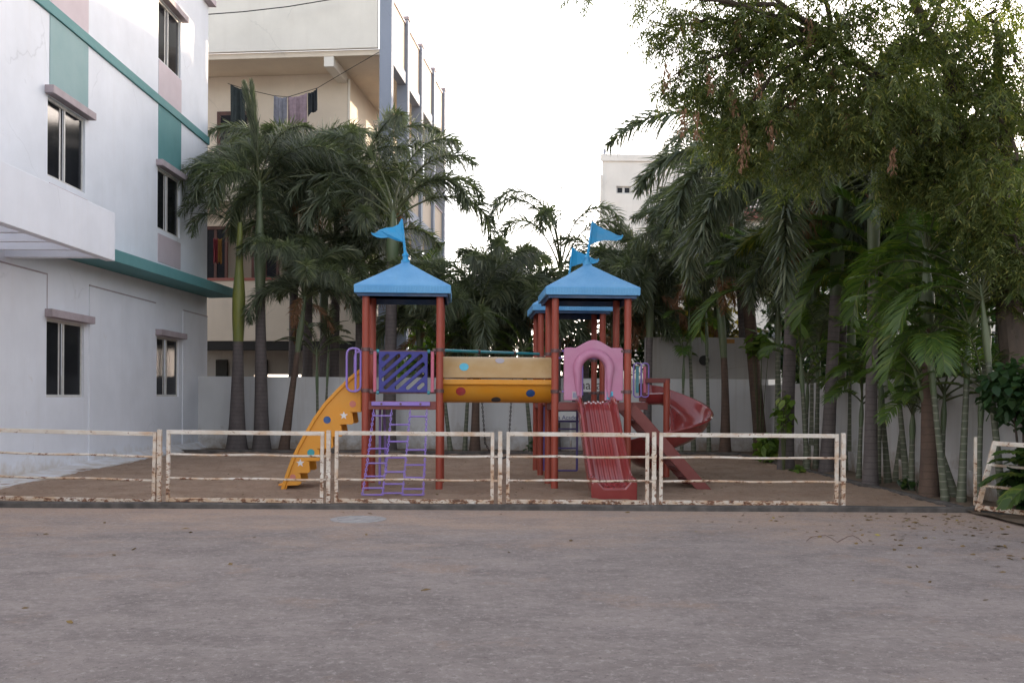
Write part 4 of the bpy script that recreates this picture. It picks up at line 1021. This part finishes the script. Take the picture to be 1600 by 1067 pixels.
if 0: palm(345, 28.6, zy(330,28.6), 'palm squeezed against the corner of the white building', .18, .12, .0, cr='fox2', rz=200, s=.95)
palm(560, 27.9, zy(430,27.9), 'lower palm beyond the wall just left of the first tower', .14, .1, .0, cr='fox3', rz=60, s=.95)
if 0: palm(325, 27.9, zy(290,27.9), 'palm beyond the wall almost hidden by the white building corner', .18, .12, .25, cr='fox1', rz=120, s=.95)
palm(458, 28.9, zy(300,28.9), 'palm beyond the wall directly under the dark washing', .18, .12, .0, cr='foxbig', rz=10, s=.95)
palm(560, 28.9, zy(290,28.9), 'palm beyond the wall under the gallery door', .18, .12, .1, cr='fox2', rz=80, s=1.05)
palm(505, 27.8, zy(420,27.8), 'low palm beyond the wall with fronds over the cream balcony', .15, .1, .0, cr='foxdroop', rz=300, s=.95)
# centre
palm(742, 26.0, zy(505,26.0), 'brown trunked palm seen below the tunnel', .13, .085, .05, ring=2.4, cr='fox0', rz=100, s=.85, bark='trunkB')
palm(868, 26.6, zy(425,26.6), 'open crowned palm with a tall spear behind the second roof', .12, .08, .12, ring=3.2, cr='foxopen', rz=0, s=.92)
palm(795, 28.2, zy(490,28.2), 'palm beyond the wall behind the middle of the tunnel', .13, .09, 0, cr='fox1', rz=33, s=.95)
palm(715, 28.6, zy(500,28.6), 'palm beyond the wall right of the first tower', .13, .09, 0, cr='fox2', rz=300, s=.9)
palm(655, 28.0, zy(480,28.0), 'bushy palm beyond the wall under the first blue roof', .13, .09, 0, cr='areca2', rz=40, s=1.0)
palm(960, 28.0, zy(470,28.0), 'palm beyond the wall behind the third tower', .13, .09, 0, cr='fox3', rz=200, s=.95)
palm(1010, 26.4, zy(455,26.4), 'palm right of the blue roofs with a low dark crown', .13, .09, 0.1, cr='fox0', rz=250, s=.85)
for px, D, py, cr, rz, lb in ((690,27.7,520,'fox1',10,'low dark palm beyond the wall touching the right post of the first tower'),(757,27.9,525,'fox3',80,'low dark palm beyond the wall above the left half of the tunnel'),(826,27.6,515,'fox0',150,'low dark palm beyond the wall above the right end of the tunnel'),(915,27.8,520,'fox2',200,'low dark palm beyond the wall framed by the third tower'),(1055,28.6,470,'foxdroop',40,'drooping palm beyond the grey upper wall'),(1120,28.9,440,'fox2',330,'dark palm beyond the grey wall left of the vine')):
    palm(px, D, zy(py,D), lb, .13, .09, 0, cr=cr, rz=rz, s=.95)
# right
palm(1133, 24.6+.9, zy(415,25.5), 'curved thin palm right of the spiral slide', .14, .085, -.28, ring=2.6, cr='fox1', rz=280, s=.88, bark='trunkB', bend=.1)
palm(1084, 26.3, zy(500,26.3), 'thin cane palm left of the pipe hole in the grey wall', .06, .045, -.15, cr='arecas', rz=20, s=.9, bark='trunkC')
palm(1108, 26.2, zy(490,26.2), 'thin cane palm in front of the pipe hole', .055, .04, -.1, cr='arecas', rz=90, s=.9, bark='trunkC')
palm(1190, 26.0, zy(330,26.0), 'straight brown palm wrapped in climbing leaves', .17, .16, -.6, ring=4.8, cr='foxhang', rz=210, s=.84, bark='trunkB')
palm(1172, 27.9, zy(225,27.9), 'tallest palm whose grey fronds hang left of the tree', .18, .14, -.5, cr='foxbig', rz=30, s=.74)
palm(1228, 19.9, zy(325,19.9), 'grey palm left of the open fence end with long hanging fronds', .15, .12, .15, ring=3.4, cr='foxhang', rz=65, s=1.12)
palm(1292, 19.4, zy(300,19.4), 'grey palm behind the last fence post', .14, .11, .25, ring=3.6, cr='foxhang', rz=170, s=1.05)
palm(1312, 21.5, zy(420,21.5), 'short palm with yellowing fronds between grey trunks', .10, .08, .1, cr='foxyel', rz=90, s=1.15)
palm(1360, 16.4, zy(225,16.4), 'tall slim grey palm reaching up into the big tree', .115, .085, .05, ring=3.9, cr='foxhang', rz=40, s=.72)
palm(1452, 14.4, zy(410,14.4), 'dark brown palm among the green canes on the right', .125, .085, -.05, ring=2.6, cr='areca', rz=120, s=.8, bark='trunkB')
CANEG = 'green cane palms along the right wall'
for px, D, py, lean, cr, rz, s, lb in ((1388,17.0,590,-.15,'arecas',0,.9,'leftmost green cane palm right of the open fence end'),(1418,16.4,575,-.2,'arecas',130,1,'green cane palm just right of the slim grey trunk'),(1400,17.4,560,.25,'arecas',220,1,'arching cane palm behind the slim grey trunk'),
        (1424,15.6,650,.02,'young',40,.55,'knee high young palm with a bright fan of leaves'),(1478,13.9,545,-.25,'areca2',80,.75,'ringed cane palm right of the dark brown trunk'),(1502,13.8,520,.1,'areca',200,.78,'stout ringed cane palm near the tilted panel'),
        (1494,14.4,600,-.55,'arecas',300,1,'leaning cane palm crossing the dark brown trunk'),(1568,13.3,470,-.3,'areca2',20,.85,'cane palm leaning left behind the tilted panel'),(1262,19.5,560,-.15,'arecas',10,1,'thin cane palm between the two grey trunks'),(1275,20.5,540,.05,'young',80,.9,'pale thin cane beside the last grey trunk'),
        (1500,16.0,430,.3,'areca',310,.95,'tall cane palm filling the gap above the right wall')):
    palm(px, D, zy(py,D), lb, .05 if s < .9 and cr != 'areca' else .058, .04, lean, cr=cr, rz=rz, s=s, bark='trunkC', name='cane_palm', group=CANEG)
for k, (px, D, py, cr, rz, s_, lb) in enumerate(((1215,23.0,470,'areca',15,1.15,'bushy green palm between the vine wrapped trunk and the grey palm'),(1330,20.0,480,'areca2',100,1.2,'full green palm left of the slim grey trunk'),(1385,18.5,430,'areca',205,1.15,'broad fronded green palm right of the slim grey trunk'),
        (1440,17.2,380,'areca',60,1.1,'high green palm behind the dark brown trunk'),(1540,15.0,470,'areca',170,.95,'green palm spreading over the tilted panel'),(1270,22.5,430,'fox1',40,.95,'dark palm between the two grey trunks beyond the kerb'),(1460,19.0,300,'fox2',130,.9,'dark palm under the right part of the big tree'),(1410,21.5,330,'fox3',70,1.0,'dark palm beyond the right wall under the big tree'),(1560,17.5,360,'areca2',250,1.2,'green palm beyond the right wall at the frame edge'))):
    palm(px, D, zy(py,D), lb, .09, .06, 0, cr=cr, rz=rz, s=s_, bark='trunkC', name='cane_palm' if 'areca' in cr else 'palm_tree', group='fuller palms along the right wall')
for px, D, py, rz, s_, lb in ((1342,17.8,630,15,.95,'low fan leaved cane palm just right of the open fence end'),(1372,16.9,600,95,1.05,'low cane palm with bright fans beside the slim grey trunk'),(1440,15.2,640,200,.9,'low cane palm with fans left of the dark brown trunk'),(1470,14.6,625,310,.9,'low cane palm with fans right of the dark brown trunk'),(1528,13.7,610,140,.85,'low cane palm with fans left of the tilted panel'),(1258,20.6,600,260,1.0,'low cane palm with fans between the grey trunks'),(1065,26.2,560,60,1.1,'low cane palm with fans behind the spiral slide')):
    palm(px, D, zy(py,D), lb, .045, .035, .05, cr='arecas', rz=rz, s=s_, bark='trunkC', name='cane_palm', group='low fan leaved canes in front of the walls')
# thin canes seen below the tunnel
for px, D, py, lean, lb in ((704,26.1,560,-.3,'thin dark cane leaning left below the tunnel'),(726,26.2,540,.15,'ringed cane left of the brown palm trunk'),(831,26.0,560,-.25,'cane leaning left beside the third tower posts')):
    palm(px, D, zy(py,D), lb, .06, .045, lean, cr='arecas', rz=px, s=1, bark='trunkC', name='cane_palm', group='thin canes against the back wall')

# ------------------------------------------------------------------ leafy plants
def heart_leaves(rng, LV, P_, size, droop=.4):
    """broad leaves: two strips side by side make one folded blade"""
    n = len(P_); az = rng.random(n)*2*math.pi; el = rng.normal(-.25,.45,n)
    A_ = np.stack([np.cos(az)*np.cos(el), np.sin(az)*np.cos(el), np.sin(el)],1)
    Wd = unit(np.cross(A_, np.array([0,0,1.]))+.25*rng.standard_normal((n,3)))
    LV.strips(P_, A_, Wd, size*(.7+.6*rng.random(n)), size*.95, droop, (.30,.55,.03))
def leafy(name, label, cat, c, rad, n, size, m, seed, group=None, stems=True):
    rng = np.random.default_rng(seed); t = thing(name, label, cat, (c[0],c[1],0), 0, group)
    d = unit(rng.standard_normal((n,3)))*(rng.random(n)**.45)[:,None]*np.array(rad); P_ = d+np.array([0,0,c[2]])
    P_ = P_[P_[:,2] > .03]; LV = Leaves(); heart_leaves(rng, LV, P_, size)
    LV.build('foliage', [M[m]], t)
    if stems:
        q = MB()
        for k in range(7):
            e = d[k]*.8; q.tube([(e[0]*.15,e[1]*.15,-.02),(e[0]*.5,e[1]*.5,c[2]*.5),(e[0],e[1],c[2]+e[2])], [.014,.01,.005], 5)
        q.build('stem', M['bark' if stems == 'bark' else 'rachis'], t)
    return t
def at(px, py, D): p_ = W(px,py,D); return (p_.x, p_.y, p_.z)
leafy('climbing_vine', 'light green climber round the top of the brown palm trunk', 'vine', at(1188,535,25.7), (.40,.35,.34), 80, .24, 'vine', 1)
leafy('climbing_vine', 'light green vine on the grey trunk above the fence', 'vine', at(1225,640,19.6), (.2,.22,.5), 50, .15, 'vine', 2)
leafy('leafy_shrub', 'bright green leafy shrub behind the right fence panel', 'shrub', at(1199,697,22.0), (.30,.3,.36), 110, .17, 'vine', 3)
leafy('leafy_shrub', 'small bright green tuft at the foot of the grey trunk', 'shrub', at(1246,733,19.0), (.14,.14,.1), 34, .11, 'vine', 4)
leafy('leafy_shrub', 'dark broad leaved plant growing through the tilted panel', 'shrub', at(1615,745,12.6), (.34,.4,.45), 240, .17, 'bush', 5)
leafy('leafy_shrub', 'dense dark bush above the tilted panel at the frame edge', 'shrub', at(1600,610,12.9), (.55,.6,.50), 640, .12, 'bush', 6, None, 'bark')
leafy('leafy_shrub', 'low dark plant between canes at the right kerb', 'shrub', at(1425,752,15.6), (.2,.15,.1), 40, .1, 'bush', 7)
leafy('leafy_shrub', 'dark weed at the wall left of the third tower', 'shrub', at(835,702,26.0), (.22,.2,.3), 60, .15, 'bush', 8)
# big split leaves over the tilted panel
t = thing('philodendron', 'split leaf philodendron hanging over the tilted panel', 'plant', (W(1652,700,12.2).x,12.2,0))
LV, TB = Leaves(), MB(); rng = np.random.default_rng(5)
for k, (az, e0, L_) in enumerate(((170,35,.95),(200,20,.9),(150,55,.9),(230,30,.8),(120,30,.8),(250,60,.9),(185,62,1.0),(300,40,.8))):
    frond(rng, LV, TB, R(az), R(e0), R(e0-75), L_, 'areca', (0,0,.35), .26, .10, 13, .35)
LV.build('foliage', [M['areca'], M['rachis']], t, TB)

# ------------------------------------------------------------------ broadleaf trees
def tree_leaves(LV, rng, C_, rad, n, comp=.26, leaf=.062, pairs=5, droop=.35):
    """n compound leaves in an ellipsoid of drooping shoots"""
    ns = max(6, n//9)
    sc_ = unit(rng.standard_normal((ns,3)))*(rng.random(ns)**.5)[:,None]*np.array(rad)+np.array(C_)
    idx = rng.integers(0, ns, n); B = sc_[idx]+rng.normal(0,.055,(n,3))*np.array([1,1,1.3])
    az = rng.random(n)*2*math.pi; el = rng.normal(-.35,.4,n)
    A_ = np.stack([np.cos(az)*np.cos(el), np.sin(az)*np.cos(el), np.sin(el)],1)
    side = unit(np.cross(A_, np.array([0,0,1.]))+.2*rng.standard_normal((n,3)))
    cl = comp*(.7+.6*rng.random(n))
    for k in range(pairs):
        f = (k+.8)/pairs; P_ = B+A_*(cl*f)[:,None]; P_[:,2] -= .30*cl*f*f
        for sg in (-1,1):
            d = unit(side*sg+A_*(.55+.2*rng.random(n))[:,None]-np.array([0,0,.25])+.15*rng.standard_normal((n,3)))
            wd = unit(np.cross(d, np.cross(A_,side))+.3*rng.standard_normal((n,3)))
            LV.strips(P_, d, wd, leaf*(.75+.5*rng.random(n))*(1-.25*abs(f-.5)), leaf*.30, droop, (.25,.5,.06), curve=A_*.25)
    return sc_
def branch(q, a, b, r0, r1, rnd, n=6, wob=.12, sagv=0):
    a, b = Vector(a), Vector(b); pts = []
    for i in range(n+1):
        s = i/n; k = math.sin(math.pi*s)*wob
        pts.append(a.lerp(b,s)+Vector((rnd.gauss(0,1)*k, rnd.gauss(0,1)*k, rnd.gauss(0,1)*k*.6+sagv*math.sin(math.pi*s))))
    q.tube(pts, [r0+(r1-r0)*i/n for i in range(n+1)], 8); return pts
nx_, ny_ = W(1592,790,13.9).x, 13.9
nm = thing('neem_tree', 'big neem tree spreading over the upper right of the yard', 'tree', (nx_,ny_,0))
rnd = random.Random(3); rng = np.random.default_rng(7)
lobes = [(1048,40,12.8,.42,130),(1062,112,12.9,.40,130),(1120,40,13.2,.62,330),(1125,140,13.0,.58,330),(1130,215,13.0,.40,170),(1180,90,13.4,.62,300),(1200,190,13.0,.62,340),(1215,30,12.6,.7,330),
    (1270,120,12.9,.72,400),(1285,215,13.3,.60,300),(1330,40,12.7,.78,380),(1350,150,12.5,.72,400),(1360,240,13.4,.55,240),(1420,70,12.6,.80,400),(1430,190,12.9,.70,340),(1455,280,13.3,.50,220),
    (1510,60,12.7,.70,190),(1520,190,12.9,.70,220),(1535,300,12.6,.55,220),(1590,100,12.6,.75,220),(1590,250,12.3,.6,240),(1590,390,12.6,.5,260),(1250,-60,12.8,1.0,330),(1400,-70,12.6,1.1,330),(1110,-50,13.0,.8,260),(1550,-80,12.5,1.1,220),(1160,250,13.5,.35,110),(1480,-20,13.6,.7,260),(1555,20,13.2,.6,150),(1500,130,13.4,.8,330),(1580,170,13.0,.8,380),(1480,240,13.4,.7,300),(1560,330,13.2,.7,330),(1610,430,13.4,.6,260),(1410,290,13.6,.45,180),(1010,-40,12.6,.5,90),(930,-22,12.0,.36,46),(1240,265,13.6,.4,130)]
LV = Leaves(); q = MB(); fork = Vector((nx_-.25,ny_-.1,3.4))
branch(q, (nx_,ny_,-.1), fork, .26, .17, rnd, 6, .05)
limbs = {}
for k, (px,py,D) in enumerate(((1480,90,13.2),(1300,60,13.0),(1560,60,12.8),(1400,-60,12.8))):
    e = W(px,py,D); pts = branch(q, fork, e, .12, .05, rnd, 7, .16, .35); limbs[k] = pts
ends = [p for v in limbs.values() for p in v[2:]]
tips = []
for (px,py,D,r_,n) in lobes:
    c = W(px,py,D); rad = (r_, r_*1.15, r_*.78)
    shoots = tree_leaves(LV, rng, c, rad, int(n*.95), .27, .068, 6)
    a_ = min(ends, key=lambda e: (e-c).length)
    pts = branch(q, a_, c, .042, .018, rnd, 6, .10, .12)
    for s_ in shoots[::3]:
        b_ = min(pts, key=lambda e: (e-Vector(s_)).length); branch(q, b_, s_, .011, .004, rnd, 4, .05)
    tips.append((c, shoots))
q2 = MB()
for v in q.v: pass
off = (nx_,ny_,0)
q.build('trunk', M['bark'], nm, True, smooth=True)
LV.build('crown', [M['neem']], nm, off=off)
LV = Leaves()
for px,py in ((1066,25),(1085,20),(1040,110),(1068,180),(1088,185),(1145,150),(1163,205),(1160,235),(1197,75),(1185,120),(1155,30),(1205,200),(1275,60),(1265,40),(1240,150),(1395,240),(1110,115),(1320,170),(1300,110)):
    c = W(px,py,12.4+rnd.random()*.5); n = 50
    P_ = np.array(c)+np.stack([rng.normal(0,.028,n),rng.normal(0,.028,n),-rng.random(n)*.36+.1],1)
    d = unit(np.stack([rng.normal(0,.5,n),rng.normal(0,.5,n),-1+0*P_[:,0]],1)); wd = unit(np.cross(d, rng.standard_normal((n,3))))
    LV.strips(P_, d, wd, .055, .02, .2, (.3,.5,.1))
LV.build('seed_tassel', [M['dry']], nm, off=off)

def bgtree(px, D, zc, rad, n, m, label, seed, name='leafy_tree', leaf=.16):
    rng = np.random.default_rng(seed); rnd = random.Random(seed); x = W(px,600,D).x; t = thing(name, label, 'tree', (x,D,0), 0, 'leafy trees beyond the walls')
    LV = Leaves(); q = MB(); branch(q, (0,0,-.1), (0,0,zc), .14, .05, rnd, 5, .06)
    for k in range(7):
        d = rng.standard_normal(3); d = d/np.linalg.norm(d)*np.array(rad)*.62; c = d+np.array([0,0,zc])
        branch(q, (0,0,zc*.6), tuple(c), .05, .02, rnd, 4, .08)
        m_ = n//7; P_ = c+unit(rng.standard_normal((m_,3)))*(rng.random(m_)**.4)[:,None]*np.array(rad)*.55
        heart_leaves(rng, LV, P_, leaf, .3)
    q.build('trunk', M['bark'], t, smooth=True); LV.build('crown', [M[m]], t); return t
bgtree(1375, 24, 5.2, (1.5,1.2,1.3), 1500, 'gold', 'golden leaved tree beyond the right hand wall', 1)
bgtree(1490, 20.5, 4.6, (1.8,1.4,1.6), 2000, 'bush', 'dark leafy tree beyond the right wall behind the canes', 2)
bgtree(670, 31.5, 3.0, (1.6,1.2,1.2), 1500, 'vine', 'light green tree beyond the wall under the first roof', 3)
bgtree(905, 31, 2.5, (1.9,1.2,1.4), 1800, 'bush', 'dark tree beyond the wall behind the second tower', 4)
bgtree(780, 32, 2.2, (2.2,1.2,1.2), 1800, 'bush', 'dark tree beyond the wall behind the tunnel', 5)
bgtree(1040, 31, 3.4, (1.8,1.2,1.5), 1800, 'bush', 'dark tree beyond the wall right of the blue roofs', 6)
bgtree(1230, 30, 4.4, (2.0,1.2,1.6), 1800, 'bush', 'dark tree beyond the back corner of the walls', 7)
bgtree(1120, 29.8, 3.9, (1.7,1.0,1.2), 1500, 'gold', 'golden green tree beyond the grey upper wall', 8)
bgtree(1310, 25.5, 4.2, (1.6,1.2,1.6), 1600, 'bush', 'dark tree beyond the right wall behind the yellowing palm', 9)
for k, (px, D, zc, lb) in enumerate(((1250,21.5,2.5,'low dark shrub tree beyond the right wall between the grey trunks'),(1335,19.5,2.5,'low dark shrub tree beyond the right wall left of the slim trunk'),(1415,18.0,2.4,'low dark shrub tree beyond the right wall behind the cane stems'),(1500,16.5,2.4,'low dark shrub tree beyond the right wall near the ringed canes'))):
    x_ = 8.3; D_ = x_*F/(px-CX)
    bgtree(px, D_, zc, (1.0,1.1,.9), 1100, 'bush', lb, 20+k, leaf=.13)
# fallen leaves on the yard
rng = np.random.default_rng(12); LV = Leaves()
n = 240
P_ = np.stack([5.9-np.abs(rng.normal(0,1.6,n)), 12.6-np.abs(rng.normal(0,2.2,n)), np.full(n,.008)],1)
P2 = np.stack([rng.uniform(-7,6,60), rng.uniform(4,12.6,60), np.full(60,.008)],1); P_ = np.concatenate([P_,P2])
P3 = np.stack([rng.uniform(-8,6,110), rng.uniform(13.2,24.5,110), np.full(110,.075)],1); P_ = np.concatenate([P_,P3])
n = len(P_); az = rng.random(n)*6.28; A_ = np.stack([np.cos(az),np.sin(az),.25*rng.random(n)],1); Wd = unit(np.stack([-np.sin(az),np.cos(az),rng.normal(0,.35,n)],1))
LV.strips(P_, A_, Wd, .04+.05*rng.random(n)**2, .022+.02*rng.random(n), .15, (.2,.5,.06))
o = LV.build('leaf_litter', [M['litter']]); tag(o, kind='stuff')
for k, (px, py, ln) in enumerate(((1565,828,.11),(1573,856,.13),(1411,816,.10),(1424,818,.09),(1600,815,.1),(1563,886,.07))):
    D = EYE*F/(py-HZ-4); p_ = W(px,py,D); LV = Leaves(); az = 1.0+k*1.7
    LV.strips(np.array([[0,0,.008]]), np.array([[math.cos(az),math.sin(az),.3]]), unit(np.array([[-math.sin(az),math.cos(az),.3]])), ln, ln*.55, .25, (.12,.5,.04))
    lb = ('yellow dry leaf lying nearest the right kerb','curled brown leaf at the right edge of the yard','dark dry leaf by the kerb right of the fence end','small dry leaf beside the darker one by the kerb','dry leaf at the frame edge below the tilted panel','greenish yellow leaf on the right of the yard')[k]
    o = LV.build('fallen_leaf', [M['litter']]); o.location = (p_.x,D,0); tag(o, lb, 'leaf', 'larger dry leaves on the yard')
q = MB(); q.tube([(W(px,py,EYE*F/(py-HZ-3)).x, EYE*F/(py-HZ-3), .006) for px,py in ((1260,846),(1268,840),(1290,837),(1300,842),(1308,848),(1322,840),(1332,837),(1342,842),(1348,848))], .0028, 5)
tag(q.build('wire', plain('rusty wire', (.16,.09,.07), .8)), 'thin reddish wire lying in loops on the right of the yard', 'wire')
